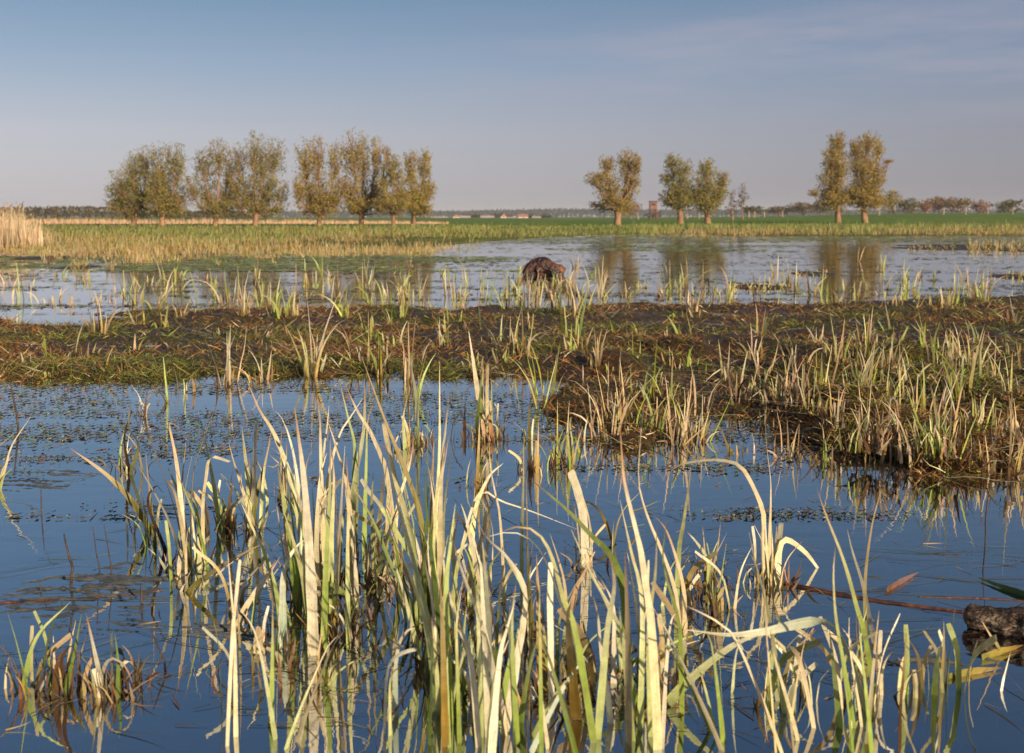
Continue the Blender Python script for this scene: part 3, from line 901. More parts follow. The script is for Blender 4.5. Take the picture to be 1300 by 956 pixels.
 ('short dark green stem with a brown sheath left of the wide bleached leaf', [('b', 6, [(361, 638), (361, 610), (362, 575)]), ('l', 5, [(363, 638), (362, 625), (364, 560)])], 4),
 ('yellow based stems with a rusty dead clump standing in the algae, behind the centre', [
  ('s', 7, [(619, 556), (611, 526), (604, 480), (595, 420)]), ('l', 5, [(614, 552), (613, 500), (612, 464)], 'B'), ('t', 5, [(619, 552), (618, 500), (619, 463)], 'B'), ('y', 5, [(606, 618), (608, 560), (609, 530)]),
  ('r', 8, [(626, 560), (622, 530), (628, 518)]), ('r', 8, [(616, 558), (612, 532), (618, 520)]), ('p', 4, [(632, 556), (631, 520), (627, 512)])], 40),
 ('green leaf pair rising behind the tallest leaves, base in dark litter', [
  ('l', 6, [(514, 570), (512, 530), (519, 496)]), ('m', 6, [(530, 566), (529, 510), (523, 470), (520, 450)]), ('p', 7, [(529, 560), (530, 520), (533, 490)]), ('g', 5, [(531, 566), (530, 500), (540, 455)]), ('b', 5, [(590, 560), (590, 530), (591, 505)])], 30),
 ('dark rooted stem pair at the centre beside a rusty sheath', [('y', 5, [(682, 600), (683, 560), (684, 530)]), ('r', 8, [(674, 596), (673, 585), (676, 578)]), ('o', 4, [(672, 560), (672, 520), (676, 500)])], 8),
]

for row in FG:
    fg_tuft(row[0], row[1], row[2])

# floating and leaning single pieces
def single(name, label, cat, spec, floating=False, mat='leaf', group=None):
    kind, w, pts = spec[0], spec[1], spec[2]
    P = [gnd(*q) + np.array([0, 0, 0.006]) for q in pts] if floating else None
    if floating:
        cols = [C[x] for x in KIND[kind]]
        d = np.mean([p[1] for p in P])
        V_, Q_, c_, u_ = keeled(P, w * d / F * 1.15, cols, yaw=0.0, twist=0.0, depth_under=0)
        # lie flat: rebuild around the vertical
    else:
        V_, Q_, c_, u_ = leaf_from_px(spec)
    o = mesh(name, V_, Q_, M[mat], None, c_, u_, origin=V_.mean(0))
    return tag(o, label, cat, group)


single('floating_leaf', 'yellow dead leaf floating just below the log end', 'leaf', ('Y', 10, [(1246, 838), (1270, 831), (1299, 822)]), True)
single('floating_leaf', 'long ochre leaf floating in the lower right corner beside the green shoots', 'leaf', ('Y', 9, [(1204, 862), (1238, 855), (1272, 851)]), True)
single('floating_leaf', 'dark green leaf blade lying on the water above the log', 'leaf', ('d', 7, [(1330, 768), (1300, 757), (1268, 746), (1240, 735)]), True)
single('floating_leaf', 'purplish brown dead leaf floating between the arching leaf and the log', 'leaf', ('v', 7, [(1125, 752), (1145, 740), (1166, 729)]), True)
single('leaning_stalk', 'olive stalk leaning against the near side of the log', 'stalk', ('o', 6, [(1271, 830), (1258, 808), (1246, 788)]))
single('leaning_stalk', 'bleached bent stalk in front of the yellow floating leaf', 'stalk', ('p', 5, [(1272, 872), (1277, 850), (1283, 827)]))


def tube(P, r, n=7, seg=24, jit=0.0):
    c, s = catmull(P, seg)
    tang = np.gradient(c, axis=0)
    tang /= np.linalg.norm(tang, axis=1, keepdims=True) + 1e-9
    up = np.array([0.13, 0.31, 0.94])
    a = np.cross(tang, up)
    bad = np.linalg.norm(a, axis=1) < 0.1
    a[bad] = np.cross(tang[bad], np.array([1.0, 0.1, 0]))
    a /= np.linalg.norm(a, axis=1, keepdims=True)
    b = np.cross(tang, a)
    rr = np.interp(s, np.linspace(0, 1, len(r)), r)
    th = np.arange(n) / n * 2 * math.pi
    ring = (np.cos(th)[None, :, None] * a[:, None, :] + np.sin(th)[None, :, None] * b[:, None, :])
    k_ = rr[:, None, None] * (1 + (rng.normal(0, jit, (seg, n, 1)) if jit else 0))
    V_ = (c[:, None, :] + ring * k_).reshape(-1, 3)
    i = np.arange(seg - 1)[:, None] * n
    j = np.arange(n)[None, :]
    j2 = (j + 1) % n
    Q_ = np.stack([i + j, i + j2, i + n + j2, i + n + j], -1).reshape(-1, 4)
    # end caps: collapse a copy of each end ring to its middle
    e0, e1 = len(V_), len(V_) + 1
    V_ = np.concatenate([V_, c[:1], c[-1:]])
    jj = np.arange(n)
    cap0 = np.stack([np.full(n, e0), (jj + 1) % n, jj, jj], 1)
    last = (seg - 1) * n
    cap1 = np.stack([np.full(n, e1), last + jj, last + (jj + 1) % n, last + (jj + 1) % n], 1)
    return V_, Q_, cap0, cap1


def tubes_mesh(name, specs, mat, parent=None, origin=None):
    """specs: list of (P, radii, n, seg, jitter) -> one mesh (triangle caps as bmesh-safe tris)"""
    me = bpy.data.meshes.new(name)
    vs, fs, o = [], [], 0
    for sp in specs:
        V_, Q_, c0, c1 = tube(*sp)
        vs.append(V_)
        fs += (Q_ + o).tolist()
        fs += (c0[:, :3] + o).tolist()
        fs += (c1[:, :3] + o).tolist()
        o += len(V_)
    V_ = np.concatenate(vs)
    if origin is None:
        origin = np.array(parent.location) if parent is not None else V_.mean(0)
    me.from_pydata((V_ - origin).tolist(), [], fs)
    me.polygons.foreach_set('use_smooth', np.ones(len(me.polygons), bool))
    me.materials.append(mat)
    ob = link(name, me, parent)
    if parent is None:
        ob.location = [float(v) for v in origin]
    return ob


def stem(label, pts, w, mat='twig', floating=False, group=None, name='dead_stem'):
    if floating:
        P = [gnd(*q) + np.array([0, 0, -0.001 + 0.002 * (i_ % 2)]) for i_, q in enumerate(pts)]
    else:
        r0 = gnd(*pts[0])
        P = [r0 - np.array([0, 0, 0.15])] + [r0] + [at(q[0], q[1], r0[1]) for q in pts[1:]]
    rad = w * (0.5 if floating else 0.36) * P[0][1] / F
    o = tubes_mesh(name, [(P, [rad, rad * 0.9, rad * 0.95, rad * 0.5], 7, 34, 0.10)], M[mat])
    return tag(o, label, 'stem', group)


stem('long red brown reed stem floating from the arching leaf tuft to the log', [(985, 739), (1050, 752), (1120, 764), (1228, 778)], 7, 'redstem', True, name='floating_reed_stem')
stem('long pinkish stem floating across the lower left water', [(-30, 768), (0, 766), (110, 759), (206, 750)], 4, 'redstem', True, name='floating_reed_stem')
stem('pale reed stem floating beyond the log at the right edge', [(1165, 758), (1240, 760), (1330, 764)], 3, 'redstem', True, name='floating_reed_stem')
stem('dead stem with a bleached top standing in the left water', [(90, 745), (92, 720), (88, 708), (81, 678)], 5)
stem('thin dark twig, left one of the pair in the left water', [(127, 730), (122, 700), (118, 668)], 2.5)
stem('thin dark twig, right one of the pair in the left water', [(142, 732), (138, 700), (132, 666)], 2.5)
stem('short dark twig above the long pinkish floating stem', [(52, 752), (50, 735)], 3)
stem('dark thorn shaped stub beside the long pinkish floating stem', [(180, 765), (179, 742)], 6)
stem('slanting dark stub in front of the long pinkish floating stem', [(210, 850), (200, 820), (191, 799)], 4)
stem('upright dead brown stalk at the left end of the near water', [(23, 541), (20, 520), (13, 485)], 4)
stem('slim brown twig in the water before the right bank', [(1251, 690), (1252, 650), (1258, 612)], 3)
stem('short twig rising from the open water at the left', [(53, 655), (52, 612)], 2.5)

# ---- the log at the lower right
a0 = gnd(1226, 797)
axis_pts = [at(1229, 781, a0[1]), at(1245, 784, a0[1] * 0.995), at(1275, 790, a0[1] * 0.985), at(1320, 797, a0[1] * 0.97), at(1420, 812, a0[1] * 0.94), at(1560, 830, a0[1] * 0.91)]
logt = empty('log', (axis_pts[0][0], axis_pts[0][1], 0), 'dark rough barked log lying half sunk at the lower right edge', 'log')
u = a0[1] / F


def rough_tube(P, r, n, seg, amp, s):
    V_, Q_, c0, c1 = tube(P, r, n, seg)
    c, _ = catmull(P, seg)
    cc2 = np.concatenate([np.repeat(c, n, 0), c[:1], c[-1:]])
    d = V_ - cc2
    ang = np.arctan2(d[:, 2], d[:, 1] + 1e-6)
    along = np.repeat(np.linspace(0, 1, seg), n) * np.linalg.norm(P[-1] - P[0])
    along = np.concatenate([along, [0, along[-1]]])
    nn = vnoise(along * 0.9 + 2, np.abs(ang) * 0.02 + np.sign(ang) * 3, s, 4) - 0.5
    n2 = (vnoise(along * 0.25 + 3, np.abs(ang) * 0.16 + np.sign(ang) * 5, s * 1.3, 3) - 0.5) * 1.3
    V_ = cc2 + d * (1 + amp * 2 * nn[:, None] + amp * 2 * n2[:, None])
    return V_, Q_, c0, c1


def raw(name, V_, faces, mat, parent):
    me = bpy.data.meshes.new(name)
    me.from_pydata((V_ - np.array(parent.location)).tolist(), [], faces)
    me.polygons.foreach_set('use_smooth', np.ones(len(me.polygons), bool))
    me.materials.append(mat)
    return link(name, me, parent)


V_, Q_, c0, c1 = rough_tube(axis_pts, [13 * u, 17 * u, 18 * u, 20 * u, 22 * u, 15 * u], 40, 170, 0.34, 38.0)
raw('bark', V_, Q_.tolist() + c1[:, :3].tolist(), M['log_bark'], logt)
e = [axis_pts[0] + np.array([0.002, 0, 0]), axis_pts[0] - np.array([4 * u, 0, -1 * u])]
V_, Q_, c0, c1 = rough_tube(e, [13.5 * u, 10 * u, 7 * u], 24, 8, 0.3, 60.0)
raw('broken_end', V_, Q_.tolist() + c0[:, :3].tolist() + c1[:, :3].tolist(), M['log_inner'], logt)

# ---- the wet stump out in the water
D = gnd(690, 349)[1]
u = D / F
st = empty('stump', gnd(690, 349), 'wet red brown tilted stump in the far water behind the mud flat', 'stump')
P = [at(669, 349, D), at(677, 341, D + 0.05), at(689, 340, D + .05), at(701, 345, D), at(714, 351, D - .03)]
V_, Q_, c0, c1 = rough_tube(P, [9 * u, 14 * u, 14 * u, 12 * u, 7 * u], 48, 80, 0.33, 7.0)
raw('wood', V_, Q_.tolist() + c0[:, :3].tolist() + c1[:, :3].tolist(), M['wet_log'], st)
P = [at(702, 339, D - .06), at(711, 341, D - .08), at(716, 346, D - .08)]
V_, Q_, c0, c1 = rough_tube(P, [5 * u, 6 * u, 3 * u], 20, 24, 0.5, 12.0)
raw('broken_root', V_, Q_.tolist() + c0[:, :3].tolist() + c1[:, :3].tolist(), M['log_inner'], st)
P = [at(668, 350, D - .05), at(672, 341, D - .1), at(680, 334, D - .1)]
V_, Q_, c0, c1 = rough_tube(P, [4 * u, 4 * u, 2 * u], 10, 12, 0.3, 9.0)
raw('root', V_, Q_.tolist() + c0[:, :3].tolist() + c1[:, :3].tolist(), M['wet_log'], st)

# ------------------------------------------------------------------ sedge tufts of the mud flat, the bank and the far water
GR_A = 'sedge tufts on the mud flat and its bank'
GR_B = 'thin sedge sprouts in the far water'


def size_word(h):
    return 'tall' if h > 0.42 else 'middling' if h > 0.3 else 'short' if h > 0.18 else 'tiny'


LOOK = {
    'green': (['lime', 'green', 'yellow'], ['green', 'pgreen', 'pgreen', 'straw'], 'green'),
    'mixed': (['gold', 'lime', 'olive', 'brown'], ['straw', 'pgreen', 'tan', 'pale', 'green'], 'green straw'),
    'straw': (['brown', 'gold', 'tan'], ['straw', 'pale', 'tan', 'pink', 'straw'], 'straw'),
    'brown': (['brown', 'dark'], ['tan', 'straw', 'brown', 'pink'], 'brown'),
}
used = {}


def where(px, py):
    if py < 392:
        z = 'in the far shallows'
    elif py < 430:
        z = 'on the far mud rim'
    elif py < 480:
        z = 'amid the mud'
    elif py < 540:
        z = 'on the near mud rim'
    else:
        z = 'at the bank foot'
    marks = [(60, 'near the left edge'), (190, 'below the leftmost willow'), (290, 'below the grey green willow'), (400, 'below the middle left willows'), (500, 'below the tallest willow'), (600, 'left of the stump'),
             (690, 'before the stump'), (780, 'below the lone willow'), (870, 'below the tower willows'), (960, 'below the bare poplars'), (1080, 'below the twin willows'), (1180, 'below the round trees'), (1270, 'near the right edge')]
    m = min(marks, key=lambda q: abs(q[0] - px))[1]
    return z + ' ' + m


def mid_tuft(px, py, hpx, n, look, broken=0.35, spread=0.06, lean=0.22, wpx=4.0, lit=12, group=GR_A):
    # ground height at the spot
    p = gnd(px, py)
    z = float(mud_h(p[0], p[1])) if 3.3 < p[1] < 14 else -0.1
    z = max(z, -0.02)
    p = gnd(px, py, max(z, 0))
    n = max(3, int(n * (1.25 if py > 392 else 1.35)))
    h = hpx * (1.12 if py > 430 else 1.0) * p[1] / F
    w = max(wpx * 0.8 * p[1] / F, 0.006)
    bc, tc_, word = LOOK[look]
    few = {2: 'two leaved ', 3: 'three leaved ', 4: 'four leaved ', 5: 'five leaved '}.get(n, '')
    lab = f'{size_word(h)} {few}{word} tuft {where(px, py)}'
    group = GR_B if py < 392 else GR_A
    if py < 392:
        t = empty('sedge_sprout', (p[0], p[1], z), lab.replace(' tuft ', ' sprout '), 'sprout', group)
    else:
        t = empty('sedge_tuft', (p[0], p[1], z), lab, 'sedge tuft', group)
    V_, Q_, c_, u_ = tuft_blades(n, p[0], p[1], z - 0.03, h + 0.03, spread, w, bc, tc_, lean, 0.3, broken)
    mesh('leaf_blades', V_, Q_, M['blade'], t, c_ * 0.88, u_)
    if lit:
        V_, Q_, c_, u_ = litter_blades(lit, p[0], p[1], z - 0.02, min(0.16, h * 0.5), spread * 1.2, 0.012)
        tag(mesh('dead_sheaths', V_, Q_, M['litter'], t, c_, u_), kind='stuff')
    return t


HAND = [
 (664, 360, 17, 3, 'mixed'), (674, 364, 20, 3, 'mixed'), (688, 366, 22, 4, 'mixed'), (698, 364, 20, 3, 'green'), (707, 365, 24, 4, 'mixed'), (716, 367, 28, 5, 'mixed'), (724, 372, 36, 6, 'straw'), (734, 376, 34, 7, 'mixed'), (700, 376, 34, 8, 'straw'), (684, 374, 28, 6, 'mixed'), (655, 368, 26, 5, 'green'), (640, 374, 30, 4, 'green'),
 (68, 455, 38, 3, 'green'), (92, 455, 45, 3, 'mixed'), (104, 455, 42, 3, 'mixed'), (127, 423, 62, 8, 'mixed'), (220, 510, 68, 3, 'green'), (236, 497, 36, 3, 'straw'), (288, 487, 80, 12, 'straw'), (330, 484, 55, 5, 'mixed'),
 (395, 478, 95, 14, 'mixed'), (310, 400, 48, 9, 'straw'), (347, 402, 52, 4, 'green'), (360, 402, 42, 3, 'green'), (368, 402, 58, 4, 'green'), (177, 412, 42, 6, 'mixed'), (230, 402, 40, 5, 'straw'), (197, 396, 38, 6, 'mixed'),
 (458, 462, 68, 7, 'straw'), (470, 425, 55, 5, 'green'), (482, 472, 55, 6, 'mixed'), (520, 482, 82, 8, 'straw'), (527, 507, 58, 5, 'green'), (566, 440, 52, 4, 'mixed'), (650, 455, 66, 8, 'mixed'), (664, 458, 68, 9, 'straw'), (696, 500, 75, 6, 'green'),
 (725, 434, 80, 5, 'green'), (755, 462, 58, 8, 'mixed'), (803, 458, 40, 4, 'mixed'), (826, 508, 76, 5, 'green'), (810, 505, 52, 4, 'green'), (848, 514, 78, 7, 'mixed'),
 (705, 585, 95, 7, 'green'), (716, 592, 110, 6, 'mixed'), (735, 578, 60, 4, 'green'), (765, 555, 90, 12, 'straw'), (785, 540, 78, 9, 'straw'), (800, 552, 85, 12, 'mixed'), (830, 545, 70, 9, 'green'), (858, 562, 92, 16, 'straw'), (880, 560, 75, 12, 'mixed'),
 (690, 520, 70, 5, 'green'), (738, 560, 75, 7, 'straw'), (885, 525, 60, 8, 'straw'), (1012, 465, 62, 7, 'straw'), (1015, 505, 55, 10, 'straw'), (1066, 470, 72, 5, 'mixed'), (1085, 500, 70, 8, 'mixed'), (1102, 468, 58, 7, 'mixed'), (1132, 435, 52, 5, 'green'),
 (1176, 442, 62, 7, 'green'), (1222, 512, 92, 8, 'green'), (1250, 502, 78, 8, 'mixed'), (990, 520, 58, 8, 'straw'), (1040, 505, 60, 8, 'green'), (1160, 560, 62, 5, 'green'), (1208, 565, 70, 6, 'mixed'), (1077, 562, 52, 6, 'green'), (1000, 578, 62, 9, 'straw'),
 (1035, 582, 52, 10, 'mixed'), (1275, 602, 120, 10, 'straw'), (1262, 560, 70, 9, 'straw'), (1240, 590, 55, 8, 'brown'), (1205, 590, 40, 9, 'brown'), (1150, 575, 38, 7, 'brown'), (1105, 585, 42, 8, 'straw'), (1060, 585, 46, 8, 'brown'), (945, 575, 48, 6, 'mixed'),
 (1290, 520, 90, 9, 'mixed'), (1195, 480, 66, 8, 'mixed'), (1150, 490, 60, 9, 'straw'), (1120, 510, 70, 9, 'mixed'), (1060, 535, 60, 9, 'straw'), (1180, 525, 66, 9, 'mixed'), (975, 545, 48, 8, 'brown'), (920, 480, 40, 6, 'mixed'), (935, 510, 45, 6, 'straw'),
 (705, 395, 45, 10, 'mixed'), (722, 400, 52, 9, 'straw'), (745, 392, 40, 7, 'mixed'), (880, 395, 38, 8, 'straw'), (1285, 410, 40, 7, 'straw'), (1240, 440, 45, 7, 'mixed'), (1090, 380, 35, 5, 'mixed'), (530, 460, 35, 5, 'mixed'),
]
for a in HAND:
    mid_tuft(*a, lit=16 if a[4] != 'green' else 6)
# the denser, rougher right bank
cnt = 0
while cnt < 62:
    px, py = rng.uniform(910, 1310), rng.uniform(430, 600)
    p = gnd(px, py)
    if float(mud_h(p[0], p[1])) < 0.02:
        continue
    if rng.random() > 0.35 + 0.65 * sstep(430, 540, py):
        continue
    mid_tuft(px, py, rng.uniform(30, 82) * (0.75 + 0.35 * sstep(450, 590, py)), int(rng.integers(4, 11)), rng.choice(['mixed', 'straw', 'straw', 'brown', 'green']), lit=10)
    cnt += 1
cnt = 0
while cnt < 66:
    px, py = (rng.uniform(5, 910), rng.uniform(395, 500)) if cnt < 42 else (rng.uniform(420, 920), rng.uniform(400, 500))
    p = gnd(px, py)
    if float(mud_h(p[0], p[1])) < 0.0:
        continue
    mid_tuft(px, py, rng.uniform(10, 32) * (1.0 if cnt < 42 else 1.7), int(rng.integers(2, 6)), rng.choice(['mixed', 'straw', 'green', 'mixed' if cnt >= 42 else 'brown']), lit=5)
    cnt += 1
# sprouts in the far shallows
cnt = 0
while cnt < 215:
    px, py = rng.uniform(0, 1300), 324 + 68 * rng.random() ** 0.62
    if px > 700 and py < 362 and rng.random() < 0.75:
        continue
    if 655 < px < 725 and py < 352:
        continue
    if px < 110 and rng.random() < 0.5:
        continue
    p = gnd(px, py)
    if py > 388 and float(mud_h(p[0], p[1])) > 0.02:
        continue
    mid_tuft(px, py, rng.uniform(14, 50) * (0.42 + 0.68 * sstep(324, 390, py)), int(rng.integers(2, 7)), rng.choice(['mixed', 'green', 'mixed', 'straw', 'mixed', 'brown']), spread=rng.uniform(0.03, 0.16), lean=0.2, wpx=2.6, lit=4, group=GR_B, broken=0.25)
    cnt += 1

# ------------------------------------------------------------------ matted debris on the mud (nobody could count it)
def scatter_px(n, x0, x1, y0, y1, ok):
    o = np.zeros((0, 2))
    while len(o) < n:
        k_ = n * 2
        px, py = rng.uniform(x0, x1, k_), rng.uniform(y0, y1, k_)
        x = (px - PCX) / F
        v = (PCY - py) / F
        dy, dz = cp + v * sp_, -sp_ + v * cp
        t = -CAMH / dz
        w = np.stack([x * t, dy * t], 1)
        o = np.concatenate([o, w[ok(w[:, 0], w[:, 1], px, py)]])
    return o[:n]


def ok_mud(x, y, px, py):
    return (mud_h(x, y) > -0.015) & (rng.random(len(x)) < 0.25 + 0.75 * sstep(0.38, 0.6, vnoise(x, y, 1.1, 3)))


n = 104000
w = scatter_px(n, -260, 1610, 376, 628, ok_mud)
zz = mud_h(w[:, 0], w[:, 1]) + 0.004
gmask = vnoise(w[:, 0] + 31, w[:, 1], 1.3, 4) + rng.normal(0, 0.12, n)
cb = 0.85 * np.where((gmask > 0.53)[:, None], pick(['dkgreen', 'olive', 'olive', 'olive', 'green'], n, 0.35) * 0.7, pick(['brown', 'rust', 'rust', 'brown', 'tan', 'gold'], n, 0.35) * 0.9)
ct = 0.9 * np.where((gmask > 0.54)[:, None], pick(['green', 'olive', 'olive', 'gold', 'olive'], n, 0.35) * 0.85, pick(['brown', 'brown', 'rust', 'rust', 'gold', 'brown', 'brown'], n, 0.45))
dd = np.hypot(w[:, 0], w[:, 1])
V_, Q_, c_, u_ = sample_blades(n, np.concatenate([w, zz[:, None]], 1), rng.gamma(2.2, 0.022, n) + 0.02, rng.uniform(0, 6.28, n), rng.uniform(0.9, 1.6, n), rng.normal(0.3, 0.5, n),
                               rng.uniform(0.0025, 0.007, n) * (0.6 + dd / 14), cb, ct, 3, None, rng.uniform(0, 3.14, n), wav=0.15)
V_[:, 2] = np.maximum(V_[:, 2], mud_h(V_[:, 0], V_[:, 1]) + 0.002)
tag(mesh('matted_grass_litter', V_, Q_, M['litter'], None, c_, u_), 'matted brown and green dead grass covering the mud flat', 'plant litter', kind='stuff')

# the bank goes on past both sides of the view with the same growth
parts = []
for x0, x1, m_ in ((1318, 1600, 60), (-250, -20, 22)):
    spots = scatter_px(m_, x0, x1, 400, 612, ok_mud)
    for qx, qy in spots:
        qz = float(mud_h(qx, qy))
        bc, tc_, _w = LOOK[rng.choice(['mixed', 'straw', 'brown', 'green'])]
        parts.append(tuft_blades(int(rng.integers(5, 12)), qx, qy, qz - 0.03, rng.uniform(0.15, 0.4), 0.07, 0.012, bc, tc_, 0.22, 0.3, 0.35))
V_, Q_, c_, u_ = join(parts)
tag(mesh('bank_sedge', V_, Q_, M['blade'], None, c_ * 0.88, u_), 'sedge growing on along the bank beyond the view', 'sedge', kind='stuff')

# mown bleached stalks lying on the mud
n = 540
w = scatter_px(n, -240, 1600, 384, 615, ok_mud)
zz = mud_h(w[:, 0], w[:, 1]) + 0.012
V_, Q_, c_, u_ = sample_blades(n, np.concatenate([w, zz[:, None]], 1), rng.uniform(0.15, 0.55, n), rng.normal(0, 0.5, n) + rng.integers(0, 2, n) * math.pi, rng.uniform(1.35, 1.55, n), rng.normal(0.1, 0.2, n),
                               rng.uniform(0.008, 0.018, n), pick(['straw', 'tan', 'pale'], n) * 0.8, pick(['tan', 'straw', 'pink'], n) * 0.8, 6, None, rng.normal(1.57, 0.3, n), wav=0.06)
V_[:, 2] = np.maximum(V_[:, 2], mud_h(V_[:, 0], V_[:, 1]) + 0.004)
tag(mesh('fallen_stalks', V_, Q_, M['blade'], None, c_, u_), 'bleached fallen stalks strewn over the mud flat', 'plant litter', kind='stuff')

# ------------------------------------------------------------------ duckweed, algae and scum on the water
def ok_water(x, y, px, py):
    f = vnoise(x * 0.55, y * 1.8, 1.6, 4)
    m = mud_h(x, y) < 0.0
    near = sstep(0.9, 0.0, np.abs(py - 520) / 60)
    thr = np.where(py < 400, 0.55, np.where(py < 560, 0.52, 0.64)) + rng.normal(0, 0.045, len(x))
    return m & (f > thr)


def specks(name, n, box, size, cols, label, mat, okf, stretch=1.0, z=0.004, asp=2.2):
    w = scatter_px(n, *box, okf)
    a = rng.uniform(0, 6.28, n) * 0.35
    d = np.hypot(w[:, 0], w[:, 1])
    s = rng.gamma(2.2, size, n) * (0.45 + d * stretch)
    k_ = 6
    th = np.arange(k_) / k_ * 6.283
    rx = np.cos(th)[None, :] * s[:, None] * asp * rng.uniform(0.5, 1.2, (n, k_))
    ry = np.sin(th)[None, :] * s[:, None] * rng.uniform(0.5, 1.2, (n, k_))
    ca, sa = np.cos(a)[:, None], np.sin(a)[:, None]
    X = w[:, :1] + rx * ca - ry * sa
    Y = w[:, 1:] + rx * sa + ry * ca
    Z = np.full_like(X, z) + rng.uniform(0, 0.006, (n, k_))
    V_ = np.stack([X, Y, Z], -1).reshape(-1, 3)
    i = np.arange(n)[:, None] * k_
    q1 = np.concatenate([i + np.array([[0, 1, 2, 3]]), i + np.array([[0, 3, 4, 5]])])
    c_ = np.repeat(pick(cols, n, 0.3), k_, 0)
    return tag(mesh(name, V_, q1, mat, None, c_, smooth=False), label, 'water weed', kind='stuff')


specks('floating_weed', 11000, (-40, 1340, 486, 660), 0.0010, ['dark', 'brown', 'dark', 'dkgreen', 'dark', 'olive'], 'dark specks of water weed drifting before the mud flat', M['litter'], ok_water, 0.2, asp=2.6)
specks('floating_algae', 15000, (-60, 1360, 300, 400), 0.0030, ['dark', 'olive', 'brown', 'dkgreen', 'olive'], 'streaks of dark algae drifting on the far water', M['litter'], ok_water, 0.08, asp=5.0)


def ok_green(x, y, px, py):
    return (mud_h(x, y) < 0) & (vnoise(x * 0.25, y * 0.5, 0.55, 3) + rng.normal(0, 0.04, len(x)) > 0.5 + 0.1 * (py > 313) - 0.3 * sstep(600, 720, px) * sstep(311, 304, py) - 0.06 * sstep(600, 700, px) * sstep(1050, 900, px) * (py < 314))


specks('duckweed_film', 22000, (-60, 1360, 297, 345), 0.0035, ['green', 'olive', 'lime', 'olive', 'olive'], 'green film of duckweed on the far water along the meadow', M['litter'], ok_green, 0.15, asp=3.2)


# scum ridges lower left and right
def scum(px, py, rx, ry, seedv):
    p = gnd(px, py)
    nu, nv = 150, 80
    uu, vv = np.meshgrid(np.linspace(-1, 1, nu), np.linspace(-1, 1, nv))
    X, Y = p[0] + uu * rx, p[1] + vv * ry
    env = np.clip(1 - (uu ** 2 + vv ** 2) ** 1.0, 0, 1) ** 0.5
    wx = vnoise(X * 3 + seedv * 7, Y * 3, 1.0, 2) * 0.12
    rid = 1 - np.abs(vnoise(X * 6 + seedv * 13, (Y + wx + X * 0.12) * 26, 1.0, 3) - 0.5) * 5
    big = vnoise(X * 2.2, Y * 6 + seedv * 3, 1.0, 2)
    z = -0.010 + env * (0.016 * np.clip(rid, -0.5, 1) * (0.35 + big))
    i = (np.arange(nv - 1)[:, None] * nu + np.arange(nu - 1)[None, :])
    q = np.stack([i, i + 1, i + 1 + nu, i + nu], -1).reshape(-1, 4)
    v = np.stack([X, Y, z], -1).reshape(-1, 3)
    keep_ = (v[:, 2][q] > -0.004).any(1)
    c = np.array([0.085, 0.085, 0.075])[None, :] * (0.6 + 0.9 * vnoise(X * 9, Y * 30, 1.0, 2)).reshape(-1, 1)
    return v, q[keep_], c, np.zeros((len(v), 2))


V_, Q_, c_, u_ = join([scum(95, 748, 0.26, 0.30, 1), scum(185, 735, 0.22, 0.34, 2), scum(150, 785, 0.22, 0.14, 3), scum(265, 800, 0.25, 0.12, 4), scum(200, 655, 0.3, 0.2, 5), scum(60, 610, 0.35, 0.3, 6),
                       scum(1230, 705, 0.3, 0.2, 7), scum(1180, 835, 0.2, 0.08, 8), scum(1120, 725, 0.2, 0.1, 9)])
tag(mesh('scum_film', V_, Q_, leaf_mat('slimy_scum', 0.0, 0.12, 0.6, streak=False, nscale=90), None, c_), 'wrinkled grey scum lying on the near water', 'scum', kind='stuff')

# submerged and floating stray grass pieces
def ok_near(x, y, px, py):
    return (mud_h(x, y) < 0) & (rng.random(len(x)) < 0.15 + 0.85 * (np.abs(px - 620) < 330))


n = 700
w = scatter_px(n, -30, 1330, 560, 930, ok_near)
V_, Q_, c_, u_ = sample_blades(n, np.concatenate([w, np.full((n, 1), 0.003)], 1), rng.gamma(2, 0.03, n) + 0.02, rng.normal(0.1, 0.8, n), rng.normal(1.55, 0.06, n), rng.normal(0, 0.2, n), rng.uniform(0.0015, 0.005, n),
                               pick(['brown', 'olive', 'dark', 'tan', 'gold'], n) * 0.7, pick(['brown', 'olive', 'tan', 'green'], n) * 0.7, 5, None, rng.uniform(0, 3.14, n))
V_[:, 2] = np.clip(V_[:, 2], 0.002, 0.02)
tag(mesh('drifting_grass', V_, Q_, M['litter'], None, c_, u_), 'stray dead grass drifting among the near tufts', 'plant litter', kind='stuff')

# long thin strands lying on the water
n = 110
w = np.concatenate([scatter_px(45, 1010, 1330, 690, 860, ok_near), scatter_px(35, -30, 330, 600, 860, ok_near), scatter_px(30, 330, 1000, 600, 860, ok_near)])
V_, Q_, c_, u_ = sample_blades(n, np.concatenate([w, np.full((n, 1), 0.002)], 1), rng.uniform(0.12, 0.5, n), rng.normal(0.12, 0.35, n) + rng.integers(0, 2, n) * math.pi, np.full(n, 1.57), np.zeros(n), rng.uniform(0.0018, 0.005, n),
                               pick(['grey', 'olive', 'dkgreen', 'brown', 'grey'], n) * 0.75, pick(['grey', 'olive', 'blue', 'brown'], n) * 0.7, 9, None, rng.normal(1.57, 0.1, n))
s_ = np.linspace(0, 1, 10)
bend = (rng.normal(0, 0.05, (n, 1)) * s_[None, :] ** 2 + rng.normal(0, 0.012, (n, 1)) * np.sin(s_[None, :] * 7 + rng.random((n, 1)) * 6))
V_[:, 1] += np.repeat(bend, 2, 1).ravel()
V_[:, 2] = 0.0025
tag(mesh('floating_strands', V_, Q_, M['litter'], None, c_, u_), 'long thin dead strands lying on the near water', 'plant litter', kind='stuff')

